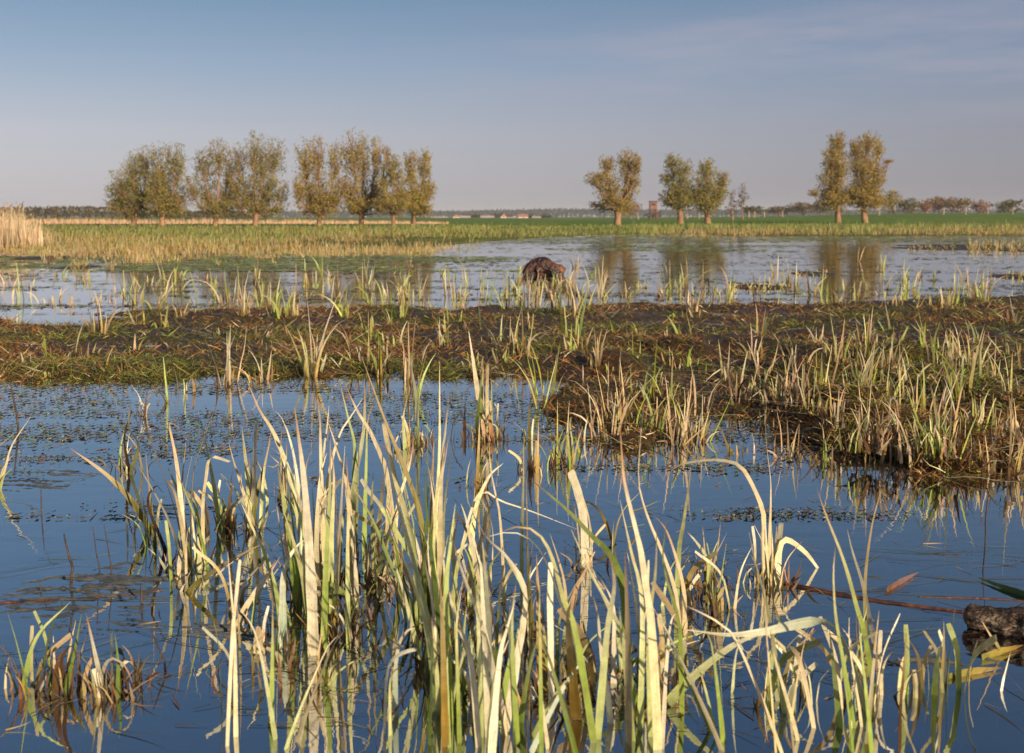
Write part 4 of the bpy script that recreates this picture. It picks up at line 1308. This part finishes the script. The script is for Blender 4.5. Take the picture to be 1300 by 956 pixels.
# ------------------------------------------------------------------ meadow fringe
def ok_fringe(x, y, px, py):
    s = y - shore(col_of(x, y))
    f = vnoise(x * 0.35, y, 0.22, 3)
    g = vnoise(x * 1.1, y * 0.8, 0.8, 3)
    return (s > -9) & (y < 112) & (f * 0.6 + g * 0.4 > np.interp(s, [-9, -3, 0, 4, 12, 20], [0.66, 0.57, 0.51, 0.46, 0.38, 0.0]))


n = 34000
w = scatter_px(n, -150, 1450, 284.5, 337, ok_fringe)
d = w[:, 1]
zz = np.maximum(terrain(w[:, 0], d), -0.05)
cpx = col_of(w[:, 0], d)
patch = vnoise(w[:, 0] * 0.6, d * 0.25, 0.35, 3)
straw = np.clip(-0.22 + (patch - 0.5) * 2.6 + sstep(60, 36, d) * sstep(700, 500, cpx) + 1.1 * sstep(780, 950, cpx) * sstep(80, 64, d) + rng.normal(0, 0.28, n), 0, 1)
cb = pick(['olive', 'green', 'brown', 'olive'], n) * (1 - straw[:, None]) + pick(['brown', 'gold', 'rust', 'olive'], n) * straw[:, None]
ct = 0.85 * pick(['pgreen', 'green', 'green', 'olive'], n, 0.25) * (1 - straw[:, None]) + 0.85 * pick(['straw', 'tan', 'gold', 'tan'], n, 0.25) * straw[:, None]
V_, Q_, c_, u_ = sample_blades(n, np.concatenate([w, zz[:, None] - 0.02], 1), rng.gamma(5, 0.036, n) * np.where(cpx > 800, 1.7, 0.75 + 0.6 * patch) * np.where(d < shore(cpx) + 3, rng.uniform(0.5, 1.2, n), 1.0), rng.uniform(0, 6.28, n), np.abs(rng.normal(0, 0.3, n)), rng.normal(0.3, 0.3, n),
                               rng.uniform(0.012, 0.024, n) * (0.8 + d / 90), cb, ct, 3, None, rng.normal(0, 0.6, n))
tag(mesh('meadow_grass', V_, Q_, M['blade'], None, c_, u_), 'yellow green flooded meadow grass along the far shore', 'grass', kind='stuff')


# small grassy islets at the right
def islet(pxs, pys, n, hh):
    px, py = rng.uniform(*pxs, n), rng.uniform(*pys, n)
    w = np.array([gnd(a, b)[:2] for a, b in zip(px, py)])
    return sample_blades(n, np.concatenate([w, np.full((n, 1), -0.01)], 1), rng.uniform(0.3, 1.0, n) * hh, rng.uniform(0, 6.28, n), np.abs(rng.normal(0, 0.45, n)), rng.normal(0.4, 0.3, n), rng.uniform(0.012, 0.03, n),
                         pick(['olive', 'brown', 'gold'], n), pick(['straw', 'pgreen', 'tan', 'gold'], n), 4)


for args, lab in (((((1228, 1320), (309, 321), 420, 0.35)), 'straw topped grassy islet at the right edge of the far water'), (((1152, 1214), (313, 318), 150, 0.16), 'low flat grassy islet left of the larger right hand islet'),
                  (((925, 1000), (361, 368), 160, 0.10), 'flat mossy islet before the reflections of the twin willows'), (((1010, 1050), (345, 351), 90, 0.08), 'tiny weedy islet in the far water below the poplars'),
                  (((1276, 1330), (348, 356), 120, 0.14), 'brown weedy islet cut by the right edge'), (((52, 80), (324, 331), 110, 0.2), 'rusty brown grass islet beside the left reed stand'), (((88, 112), (337, 343), 60, 0.25), 'small green grass islet in the left far water')):
    V_, Q_, c_, u_ = islet(*args)
    ctr = V_.mean(0) * [1, 1, 0]
    t = empty('grass_islet', ctr, lab, 'grass islet', 'grass islets in the far water')
    ex = np.abs(V_ - ctr).max(0)
    rr, aa = np.meshgrid(np.linspace(0, 1, 7), np.arange(24) / 24 * 6.2832, indexing='ij')
    wob = 0.8 + 0.3 * vnoise(np.cos(aa) * 2 + ctr[0], np.sin(aa) * 2, 1.0, 2)
    mx_, my_ = ctr[0] + np.cos(aa) * rr * ex[0] * wob, ctr[1] + np.sin(aa) * rr * ex[1] * wob
    mz_ = 0.05 * (1 - rr ** 2) - 0.015 + 0.02 * (vnoise(mx_, my_, 6.0, 2) - 0.5)
    k0 = np.arange(6)[:, None] * 24 + np.arange(24)[None, :]
    k1 = np.arange(6)[:, None] * 24 + (np.arange(24)[None, :] + 1) % 24
    mesh('mud_base', np.stack([mx_, my_, mz_], -1).reshape(-1, 3), np.stack([k0, k0 + 24, k1 + 24, k1], -1).reshape(-1, 4), M['mud'], t)
    tag(mesh('grass_blades', V_, Q_, M['blade'], t, c_, u_), kind='stuff')

# ------------------------------------------------------------------ reeds at the left
n = 1500
px = -120 + 166 * rng.random(n) ** 0.8 + rng.gamma(1.2, 6, n)
py = rng.uniform(300, 316, n)
w = np.array([gnd(a, b)[:2] for a, b in zip(px, py)])
hh = (rng.uniform(0.8, 1.2, n) + 0.35 * rng.random(n) * (px < 34)) * np.interp(px, [20, 45, 75], [1.0, 0.8, 0.45]) * rng.uniform(0.75, 1.05, n)
az_ = rng.uniform(0, 6.28, n)
A = sample_blades(n, np.concatenate([w, np.full((n, 1), -0.02)], 1), hh * 1.12, az_, np.abs(rng.normal(0, 0.06, n)), rng.normal(0.1, 0.08, n), rng.uniform(0.018, 0.034, n), pick(['tan', 'pink', 'straw'], n), pick(['pink', 'straw', 'tan'], n), 4, None, rng.normal(0, 0.6, n))
m_ = 420
tops = A[0].reshape(n, 5, 2, 3)[:m_, 4].mean(1)
B = sample_blades(m_, tops - [0, 0, 0.05], rng.uniform(0.1, 0.2, m_), rng.normal(0, 0.8, m_), rng.uniform(0.1, 0.5, m_), rng.uniform(0.5, 1.2, m_), rng.uniform(0.03, 0.06, m_), pick(['tan', 'grey', 'brown'], m_), pick(['grey', 'tan', 'brown'], m_), 4, None, rng.normal(0, 0.6, m_), taper=0.9)
V_, Q_, c_, u_ = join([A, B])
tag(mesh('reed_stand', V_, Q_, M['blade'], None, c_, u_), 'tall pinkish dry reeds with feathery tops at the left edge', 'reeds', kind='stuff')
# strip of dry reeds behind the left willows
n = 5200
px = rng.uniform(-150, 570, n)
yy = rng.uniform(128, 150, n)
X = (px - PCX) / F * yy
hh = rng.uniform(0.25, 0.85, n) * np.interp(px, [-150, 350, 570], [1.15, 0.85, 0.4]) * (0.45 + 1.0 * vnoise(X, yy, 0.18, 3))
zz = terrain(X, yy)
V_, Q_, c_, u_ = sample_blades(n, np.stack([X, yy, zz], 1), hh, rng.uniform(0, 6.28, n), np.abs(rng.normal(0, 0.1, n)), rng.normal(0.1, 0.1, n), rng.uniform(0.05, 0.10, n), pick(['tan', 'pink', 'pink'], n), pick(['pink', 'pink', 'tan', 'straw'], n) * [1.1, 0.95, 0.9], 2, None, rng.normal(0, 0.6, n))
tag(mesh('reed_belt', V_, Q_, M['blade'], None, c_, u_), 'pale pinkish belt of dry reeds behind the left willows', 'reeds', kind='stuff')

# ------------------------------------------------------------------ foliage
def leaf_quads(centres, size, cols, up=0.9):
    n = len(centres)
    a = rng.normal(0, 1, (n, 3))
    a[:, 2] += up
    a /= np.linalg.norm(a, axis=1, keepdims=True)
    b = rng.normal(0, 1, (n, 3))
    b -= (a * b).sum(1, keepdims=True) * a
    b /= np.linalg.norm(b, axis=1, keepdims=True)
    s = (size * rng.uniform(0.6, 1.4, n))[:, None]
    l = a * s
    w = b * s * 0.36
    V_ = np.stack([centres - l, centres - w, centres + l, centres + w], 1).reshape(-1, 3)
    Q_ = np.arange(n * 4).reshape(n, 4)
    return V_, Q_, np.repeat(cols, 4, 0)


def tree(name, label, bx, by, Y, lobes, n_leaf, leaf_cols, group, trunk_px=3.1, trunk_h=17, leaf=0.105, bark='bark', gnarl=True, twigs=34, cat='tree', sink=0.1, porous=1.0):
    """lobes: (cx, cy, rx, ry) of the crown's plumes in photo pixels at distance Y"""
    u = Y / F
    bx_w = (bx - PCX) / F * Y
    gz = float(terrain(np.array([bx_w]), np.array([Y]))[0])
    dz = gz - at(bx, by, Y)[2]                    # stand on the ground there
    root = np.array([bx_w, Y, gz - sink])
    t = empty(name, (root[0], root[1], gz), label, cat, group)
    k_y = 1.0 + dz / max(1e-3, (at(bx, by - 100, Y)[2] - at(bx, by, Y)[2])) * 0  # kept plain
    head = at(bx, by - trunk_h, Y)
    if name == 'willow_tree':
        lobes = lobes + [(bx, by - 25, 15, 11), (bx - 9, by - 32, 10, 12), (bx + 10, by - 33, 10, 12)]
    specs = []
    r0 = trunk_px * u
    specs.append(([root, root * 0.5 + head * 0.5 + [rng.normal(0, .05), 0, 0], head], [r0 * 1.25, r0, r0 * 1.15], 9, 8, 0.06))
    cen, cols = [], []
    area = np.array([l[2] * l[3] for l in lobes], float)
    area = area / area.sum()
    for l, fr in zip(lobes, area):
        oy = rng.normal(0, 6) * u
        c = at(l[0], l[1], Y + oy)
        rx, rz = l[2] * u * 1.25, l[3] * u
        top = c + np.array([0, 0, rz * 0.8])
        mid = head * 0.45 + c * 0.55 + np.array([(c[0] - head[0]) * 0.18, 0, -abs(c[0] - head[0]) * 0.2])
        rl = max(r0 * 0.34 * min(1, math.sqrt(rx / (14 * u))), 0.05)
        specs.append(([head - [0, 0, 0.2], mid, c, top], [rl * 1.25, rl, rl * 0.6, rl * 0.15], 6, 12, 0.05))
        # shoots
        tw = []
        for _ in range(twigs):
            s_ = c + np.array([rng.normal(0, 0.25) * rx, rng.normal(0, 0.3) * rx, rng.uniform(-0.9, 0.3) * rz])
            if _ % 3 == 0:
                s_ = mid + (c - mid) * rng.random()
            e_ = c + np.array([rng.uniform(-1, 1) * rx, rng.uniform(-1, 1) * rx, rng.uniform(-0.2, 0.95) * rz])
            if e_[2] < s_[2]:
                s_, e_ = e_, s_
            tw.append((s_, e_))
            specs.append(([s_, (s_ + e_) / 2 + rng.normal(0, 0.08, 3) * rx, e_], [rl * 0.34, rl * 0.22, 0.014], 4, 5, 0))
        k_ = int(n_leaf * fr)
        # leaves gather along the shoots and on the outside of the plume
        nclump = max(10, int(k_ / 26))
        cd = rng.normal(0, 1, (nclump, 3))
        cd /= np.linalg.norm(cd, axis=1, keepdims=True)
        rad = rng.random(nclump) ** 0.42
        cl_ = c + cd * rad[:, None] * np.array([rx, rx * 1.0, rz])
        pt = cl_[rng.integers(0, nclump, k_)] + np.clip(rng.normal(0, 1, (k_, 3)), -1.6, 1.6) * np.array([rx * 0.13, rx * 0.13, rz * 0.10]) * porous
        stray = rng.random(k_) < 0.22
        sv = rng.normal(0, 1, (stray.sum(), 3))
        sv /= np.linalg.norm(sv, axis=1, keepdims=True)
        pt[stray] = c + sv * rng.random((stray.sum(), 1)) ** 0.45 * 1.12 * np.array([rx, rx, rz])
        if tw:
            ti = rng.integers(0, len(tw), k_)
            S_ = np.array([q[0] for q in tw])[ti]
            E_ = np.array([q[1] for q in tw])[ti]
            on = rng.random(k_) < 0.4
            f_ = rng.random((k_, 1)) ** 0.6
            pt[on] = (S_ + (E_ - S_) * f_ + np.clip(rng.normal(0, 0.13, (k_, 3)), -.2, .2))[on]
        cen.append(pt)
        cc_ = np.stack([np.array(q) for q in leaf_cols])
        tone = rng.integers(0, len(cc_), nclump)
        cols.append(np.clip(cc_[rng.integers(0, len(cc_), k_)] * (1 + rng.normal(0, 0.2, (k_, 1))), 0.01, 0.6))
    tubes_mesh('trunk', specs, M[bark], t)
    V_, Q_, c_ = leaf_quads(np.concatenate(cen), np.full(sum(len(q) for q in cen), leaf), np.concatenate(cols))
    mesh('crown', V_, Q_, M['crown'], t, c_, smooth=False)
    return t


OR = [(0.42, 0.29, 0.055), (0.38, 0.30, 0.06), (0.31, 0.28, 0.06), (0.43, 0.27, 0.075)]
OG = [(0.32, 0.28, 0.07), (0.25, 0.26, 0.075), (0.34, 0.26, 0.07), (0.20, 0.24, 0.07)]
GW = 'pollard willows along the left meadow'
GE = 'pollard willows along the right meadow'
NL = 9800
tree('willow_tree', 'spreading dark olive willow at the left end of the row', 172, 286, 108, [(155, 236, 17, 24), (172, 220, 13, 30), (146, 258, 12, 12), (186, 214, 12, 30), (180, 252, 20, 24), (163, 268, 20, 12), (152, 248, 15, 16)], NL, OG, GW)
tree('willow_tree', 'leafy olive willow with two high plumes, second in the left row', 208, 287, 106, [(205, 222, 12, 40), (224, 210, 12, 32), (215, 250, 20, 30), (196, 245, 13, 30), (228, 260, 10, 16), (212, 268, 20, 12)], NL, OG + OR[:1], GW)
tree('willow_tree', 'airy grey green willow with a gap on its left, third in the left row', 275, 288, 106, [(243, 240, 8, 20), (300, 245, 8, 20), (278, 202, 11, 27), (258, 212, 12, 22), (291, 220, 8, 25), (260, 248, 14, 24), (286, 250, 13, 24), (275, 266, 24, 11)], int(NL * 0.8), OG, GW)
tree('willow_tree', 'broad dark green willow with forked trunk, fourth in the left row', 325, 288, 106, [(333, 215, 12, 30), (296, 235, 6, 20), (322, 200, 10, 32), (303, 208, 10, 25), (347, 203, 14, 30), (354, 250, 12, 24), (312, 245, 17, 28), (336, 246, 15, 32), (304, 262, 12, 10), (345, 268, 14, 9)], int(NL * 1.1), OG, GW)
tree('willow_tree', 'orange olive willow with three upright plumes, fifth in the left row', 407, 288, 105, [(378, 245, 7, 22), (428, 255, 7, 18), (387, 210, 13, 35), (404, 204, 8, 34), (425, 211, 8, 35), (393, 246, 16, 30), (414, 250, 15, 28), (400, 268, 18, 10)], NL, OR + OG[:1], GW)
tree('willow_tree', 'tallest orange tinged willow with a bright trunk, sixth in the left row', 460, 288, 105, [(436, 240, 6, 22), (483, 262, 6, 12), (448, 200, 14, 35), (477, 205, 9, 31), (461, 214, 7, 48), (445, 246, 12, 20), (474, 246, 12, 28), (491, 196, 4, 12), (448, 264, 15, 10)], NL, OR + OG[:1], GW)
tree('willow_tree', 'small thin willow squeezed between two taller ones in the left row', 500, 286, 103, [(500, 214, 10, 20), (488, 234, 8, 24), (506, 242, 9, 28), (488, 262, 14, 11), (505, 266, 12, 10)], int(NL * 0.6), OR[1:] + OG[:2], GW, 2.6)
tree('willow_tree', 'rightmost willow of the left row with two narrow plumes', 525, 287, 107, [(521, 214, 8, 25), (539, 211, 8, 24), (528, 248, 15, 28), (545, 242, 7, 16), (535, 266, 14, 11)], int(NL * 0.85), OR[1:] + OG[:1], GW, 2.8)
tree('willow_tree', 'lone fan shaped willow with a thick bare trunk left of the hunting tower', 783, 286, 112, [(770, 211, 9, 15), (797, 210, 13, 21), (758, 228, 13, 11), (773, 240, 15, 22), (800, 236, 11, 22), (763, 262, 12, 8), (791, 262, 12, 12), (809, 210, 5, 14)], int(NL * 0.95), OR[1:] + OG[:1], GE, 3.9, 24)
tree('willow_tree', 'narrow brown green willow just right of the hunting tower', 863, 283, 132, [(854, 208, 10, 14), (866, 220, 12, 20), (847, 226, 9, 9), (862, 245, 16, 22), (850, 254, 11, 10), (873, 250, 8, 20)], int(NL * 0.85), OR[2:3] + OG, GE, 3.4, 18, 0.125)
tree('willow_tree', 'willow with a separate right hand plume beside the bare poplars', 897, 283, 132, [(897, 216, 10, 16), (895, 240, 11, 25), (918, 228, 7, 12), (912, 245, 11, 18), (900, 262, 14, 12), (885, 250, 5, 16)], int(NL * 0.85), OR[1:3] + OG[:2], GE, 3.4, 18, 0.125)
tree('willow_tree', 'left one of the twin golden willows at the right', 1062, 281, 140, [(1063, 183, 10, 18), (1054, 206, 9, 24), (1065, 216, 11, 27), (1054, 236, 13, 20), (1033, 245, 6, 5), (1061, 254, 17, 18)], int(NL * 1.05), OR, GE, 3.2, 22, 0.135, porous=1.2)
tree('willow_tree', 'right one of the twin golden willows, with a twig reaching right', 1096, 281, 140, [(1100, 185, 10, 18), (1086, 190, 7, 15), (1115, 190, 6, 17), (1095, 216, 16, 26), (1113, 226, 9, 23), (1095, 246, 17, 22), (1128, 205, 6, 3), (1110, 258, 14, 11)], int(NL * 1.3), OR, GE, 3.4, 22, 0.135, porous=1.2)
PG = [(0.09, 0.085, 0.05), (0.12, 0.10, 0.06)]
for bx, top, lab in ((929, 238, 'thin bare poplar beside the willow, left of the two'), (942, 229, 'thin bare poplar with sparse grey twigs, right of the two')):
    tree('poplar_tree', lab, bx, 275, 200, [(bx, top + 12, 4, 11), (bx + 3, top + 24, 6, 10), (bx - 3, top + 30, 5, 9)], 420, PG, 'bare poplars behind the right willows', 0.9, 8, 0.14, twigs=14)

# far round trees on the rise at the right
FT = [
 (1133, 272, [(1131, 256, 11, 14)], OR[1:], 'orange brown tree just right of the twin golden willows'), (1155, 272, [(1155, 261, 12, 9)], [(0.171, 0.162, 0.057), (0.228, 0.171, 0.067)], 'dark rounded tree on the far right rise'),
 (1174, 272, [(1174, 262, 7, 8)], [(0.380, 0.209, 0.142)], 'thin reddish bare tree on the far right rise'), (1191, 272, [(1190, 259, 13, 9)], [(0.266, 0.171, 0.067), (0.342, 0.190, 0.095)], 'broad brownish tree of the middle far pair'),
 (1216, 272, [(1216, 260, 17, 9)], [(0.209, 0.162, 0.057), (0.304, 0.171, 0.085)], 'widest dark brown tree of the middle far pair'), (1246, 271, [(1246, 262, 9, 7)], [(0.380, 0.228, 0.171)], 'pinkish bare tree between the wide tree and the dome tree'),
 (1279, 270, [(1279, 262, 14, 8)], [(0.152, 0.162, 0.057), (0.228, 0.171, 0.067)], 'dome shaped dark tree at the far right'), (1018, 271, [(1018, 264, 16, 7)], [(0.171, 0.142, 0.067), (0.228, 0.152, 0.076)], 'low dark tree left of the twin golden willows'),
 (988, 272, [(988, 267, 12, 5)], [(0.190, 0.142, 0.076)], 'low brown bush between the poplars and the twin willows'), (958, 272, [(958, 267, 12, 5)], [(0.152, 0.142, 0.067)], 'low dark bush right of the bare poplars'), (1040, 271, [(1042, 263, 10, 8)], [(0.190, 0.133, 0.067)], 'dark bush behind the left twin willow'),
 (800, 276, [(800, 265, 12, 9)], [(0.380, 0.228, 0.162), (0.304, 0.209, 0.133)], 'reddish bare bush behind the lone willow'),
]
for bx, by, lobes, cols, lab in FT:
    tree('distant_tree', lab, bx, by, 320, lobes, int(420 + lobes[0][2] * lobes[0][3] * 12), cols, 'distant trees behind the right field', 0.9, 4, 0.30, twigs=7, porous=1.2)

# far thicket at the left and the wooded ridge on the horizon
def mass(name, label, px0, px1, Y0, Y1, hfun, n, size, cols, cat):
    px = rng.uniform(px0, px1, n)
    yy = rng.uniform(Y0, Y1, n)
    X = (px - PCX) / F * yy
    H = hfun(px, X)
    z = H * rng.random(n) ** 0.6
    g = np.minimum(terrain(X, yy), 1.0)
    V_, Q_, c_ = leaf_quads(np.stack([X, yy, g + z], 1), np.full(n, size), np.clip(np.array(cols)[rng.integers(0, len(cols), n)] * (1 + rng.normal(0, 0.2, (n, 1))), 0.01, 0.5))
    return tag(mesh(name, V_, Q_, M['crown'], None, c_, smooth=False), label, cat, kind='stuff')


mass('thicket', 'brown olive thicket on the horizon behind the left reeds', -350, 330, 330, 380, lambda px, X: 3.0 + 1.0 * vnoise(X, X * 0, 0.06, 3) - 1.6 * sstep(150, 330, px), 9000, 0.55, [(0.11, 0.085, 0.03), (0.14, 0.085, 0.035), (0.09, 0.085, 0.03)], 'bushes')
mass('forest', 'dark blue grey wooded ridge along the whole horizon', -500, 1800, 1500, 1800, lambda px, X: 5.0 + 6.5 * vnoise(X, X * 0, 0.004, 4) + 2.5 * sstep(560, 700, px) * sstep(1000, 760, px), 26000, 3.2, [(0.045, 0.055, 0.035), (0.055, 0.055, 0.035), (0.04, 0.05, 0.035)], 'forest')

# ------------------------------------------------------------------ hunting tower
def boxes(name, items, mat, parent, bev=0.01):
    bm = bmesh.new()
    for lo, hi in items:
        lo, hi = np.array(lo, float), np.array(hi, float)
        m4 = bmesh.ops.create_cube(bm, size=1)
        for v in m4['verts']:
            v.co = Vector(lo + (np.array(v.co) + 0.5) * (hi - lo))
    if bev:
        bmesh.ops.bevel(bm, geom=bm.edges[:], offset=bev, segments=1, affect='EDGES')
    me = bpy.data.meshes.new(name)
    bm.to_mesh(me)
    bm.free()
    me.materials.append(mat)
    return link(name, me, parent)


Y = 235.0
u = Y / F
bx = (828 - PCX) / F * Y
gz = float(terrain(np.array([bx]), np.array([Y]))[0])
zt = at(828, 255, Y)[2]
H = zt - gz
tw = empty('hunting_tower', (bx, Y, gz), 'small boarded hunting tower on stilts between the lone willow and the next', 'hunting tower')
w2 = 4.6 * u
cb0 = H - 10.5 * u
bm_items = [((-w2, -w2, cb0), (w2, w2, H - 1.2 * u))]
cab = boxes('cabin', bm_items, M['cabin'], tw, 0.03)
boxes('window', [((-w2 * 0.6, -w2 - 0.03, cb0 + 4.6 * u), (w2 * 0.5, -w2 + 0.05, cb0 + 7.2 * u))], M['glass'], cab, 0)
boxes('window', [((w2 - 0.05, -w2 * 0.5, cb0 + 4.6 * u), (w2 + 0.03, w2 * 0.5, cb0 + 7.2 * u))], M['glass'], cab, 0)
rf = boxes('roof', [((-w2 * 1.18, -w2 * 1.25, H - 1.2 * u), (w2 * 1.18, w2 * 1.2, H - 0.2 * u))], M['dark_roof'], tw, 0.03)
rf.rotation_euler = (0, 0, 0)
boxes('floor_deck', [((-w2 * 1.1, -w2 * 1.1, cb0 - 0.12), (w2 * 1.1, w2 * 1.1, cb0 - 0.005))], M['tower_wood'], tw, 0.01)
for sx in (-1, 1):
    for sy in (-1, 1):
        top = np.array([bx + sx * w2 * 0.6, Y + sy * w2 * 0.6, gz + cb0 - 0.1])
        bot = np.array([bx + sx * w2 * 1.0, Y + sy * w2 * 1.0, gz - 0.2])
        tubes_mesh('leg', [([bot, (bot + top) / 2, top], [0.14, 0.13, 0.12], 7, 4, 0)], M['tower_wood'], tw)
for sx in (-1, 1):
    a = np.array([bx - w2 * 0.95, Y - w2 * 0.98, gz + 0.4])
    b = np.array([bx + w2 * 0.7, Y - w2 * 0.7, gz + cb0 - 0.3])
    if sx < 0:
        a[0], b[0] = 2 * bx - a[0], 2 * bx - b[0]
    tubes_mesh('brace', [([a, (a + b) / 2, b], [0.08, 0.08, 0.08], 6, 4, 0)], M['tower_wood'], tw)
ls = []
for sx in (-1, 1):
    a = np.array([bx + w2 * 1.5, Y - w2 * 0.4 + sx * 0.25, gz - 0.1])
    b = np.array([bx + w2 * 1.05, Y - w2 * 0.4 + sx * 0.25, gz + cb0])
    ls.append(([a, (a + b) / 2, b], [0.04, 0.04, 0.04], 5, 4, 0))
for k_ in range(6):
    f_ = (k_ + 0.7) / 6.5
    xx = bx + w2 * (1.5 - 0.45 * f_)
    zz_ = gz + cb0 * f_
    a, b = np.array([xx, Y - w2 * 0.4 - 0.28, zz_]), np.array([xx, Y - w2 * 0.4 + 0.28, zz_])
    ls.append(([a, (a + b) / 2, b], [0.03, 0.03, 0.03], 5, 3, 0))
tubes_mesh('ladder', ls, M['tower_wood'], tw)
tree('bush', 'reddish brown bush around the foot of the hunting tower', 829, 276, 238, [(827, 273, 8, 3), (833, 272, 6, 4)], 300, [(0.15, 0.075, 0.06), (0.11, 0.07, 0.05)], None, 0.4, 2, 0.22, twigs=4, cat='bush')

# ------------------------------------------------------------------ fence posts
POSTS = [(809, 275), (871, 276), (886, 275), (928, 275), (949, 277), (956, 274), (968, 274), (991, 275), (1113, 274), (1194, 272), (1222, 272), (1250, 272), (1281, 271)]
PL = ['behind the lone willow trunk', 'right of the narrow brown green willow', 'left of the willow beside the poplars', 'at the foot of the left bare poplar', 'in the green field right of the poplars', 'beside the low dark bush', 'right of the low dark bush',
      'by the low brown bush', 'behind the twin golden willows', 'before the broad brownish tree', 'before the widest far tree', 'before the pinkish bare tree', 'before the dome shaped tree']
for (px, py), pl in zip(POSTS, PL):
    Y = 250.0
    x = (px - PCX) / F * Y
    gz = float(terrain(np.array([x]), np.array([Y]))[0])
    o = boxes('fence_post', [((-0.13, -0.13, -0.3), (0.13, 0.13, 1.35))], M['post'], None, 0.03)
    for v in o.data.vertices:
        if v.co.z > 1:
            v.co.x *= 0.8
            v.co.y *= 0.8
            v.co.z += v.co.x * 0.5
    o.location = (x, Y, gz)
    o.rotation_euler = (rng.normal(0, .04), rng.normal(0, .04), rng.random())
    tag(o, 'pale wooden fence post ' + pl, 'fence post', 'fence posts across the right field')

# ------------------------------------------------------------------ far village
def house(label, px0, px1, top, bot, wall, roof, gable_x=True, rf=0.5):
    Y = 640.0
    u = Y / F
    x0, x1 = (px0 - PCX) / F * Y, (px1 - PCX) / F * Y
    cxw = (x0 + x1) / 2
    z0 = min(0.0, at(650, bot, Y)[2])
    z1 = at(650, top, Y)[2]
    h = z1 - z0
    t = empty('house' if 'barn' not in label else 'barn', (cxw, Y, z0), label, 'house' if 'barn' not in label else 'barn', 'far village houses')
    hw, dp, eh = (x1 - x0) / 2, 4.0, h * (1 - rf)
    wl = boxes('wall', [((-hw, -dp, 0), (hw, dp, eh))], M[wall], t, 0.02)
    # gabled roof: ridge along X, or along Y when the gable faces the camera
    o_ = 0.3
    if gable_x:
        vs = [(-hw - o_, -dp - o_, eh), (hw + o_, -dp - o_, eh), (hw + o_, dp + o_, eh), (-hw - o_, dp + o_, eh), (-hw - o_, 0, h), (hw + o_, 0, h)]
        fs = [(0, 1, 5, 4), (2, 3, 4, 5), (1, 2, 5), (3, 0, 4), (3, 2, 1, 0)]
    else:
        vs = [(-hw - o_, -dp - o_, eh), (hw + o_, -dp - o_, eh), (hw + o_, dp + o_, eh), (-hw - o_, dp + o_, eh), (0, -dp - o_, h), (0, dp + o_, h)]
        fs = [(0, 4, 5, 3), (1, 2, 5, 4), (0, 1, 4), (2, 3, 5), (3, 2, 1, 0)]
    me = bpy.data.meshes.new('roof')
    me.from_pydata([(a, b, c + 0.004) for a, b, c in vs], [], fs)
    me.materials.append(M[roof])
    link('roof', me, t)
    nwin = max(1, int(hw / 1.6))
    for i in range(nwin):
        xx = -hw + (i + 0.5) * 2 * hw / nwin
        boxes('window', [((xx - 0.4, -dp - 0.02, eh * 0.35), (xx + 0.4, -dp + 0.06, eh * 0.8))], M['glass'], t, 0)
    return t


house('long low pale roofed barn at the left end of the village', 548, 568, 275.2, 279, 'white_wall', 'pale_roof')
house('white gabled house beside the long low barn', 576, 584, 272.5, 279, 'white_wall', 'red_roof', False, 0.45)
house('pinkish roofed barn right of the white gabled house', 585, 597, 274.0, 279, 'tan_wall', 'pale_roof')
house('pale roofed barn in the middle of the village', 611, 627, 273.8, 279, 'white_wall', 'pale_roof')
house('tall white gabled house with a red roof', 636, 643, 271.5, 279, 'white_wall', 'red_roof', False)
house('dark roofed house touching the tall white one', 643.5, 650, 272.0, 279, 'tan_wall', 'dark_roof')
house('low tan house between the dark roof and the pink roof', 651, 657, 274.5, 279, 'tan_wall', 'pale_roof')
house('pink roofed white house at the right of the village', 658, 670, 271.8, 279, 'white_wall', 'red_roof')
house('small tan house at the right end of the village', 676, 686, 274.6, 279, 'tan_wall', 'pale_roof')
for bx, rx, ry, lab in ((604, 8, 5, 'brown tree between two village barns'), (632, 7, 6, 'olive tree left of the tall white village house'), (692, 7, 5, 'dark tree at the right end of the village'), (672, 5, 5, 'grey tree behind the small tan house')):
    tree('village_tree', lab, bx, 279, 660, [(bx, 275, rx, ry - 1)], 420, [(0.11, 0.095, 0.04), (0.09, 0.075, 0.04)], 'village trees', 0.5, 2, 0.6, twigs=4)

# ------------------------------------------------------------------ evening haze: even air round the whole place
hz = bpy.data.materials.new('haze_air')
hz.use_nodes = True
hn = hz.node_tree
hn.nodes.clear()
ho = hn.nodes.new('ShaderNodeOutputMaterial')
hv = hn.nodes.new('ShaderNodeVolumePrincipled')
hv.inputs['Color'].default_value = (0.86, 0.88, 0.95, 1)
hv.inputs['Density'].default_value = 0.00022
hn.links.new(hv.outputs[0], ho.inputs['Volume'])
hb = boxes('haze', [((-9000, -60, -9), (9000, 6500, 26))], hz, None, 0)
tag(hb, 'thin evening haze over the whole wetland', 'haze', kind='stuff')
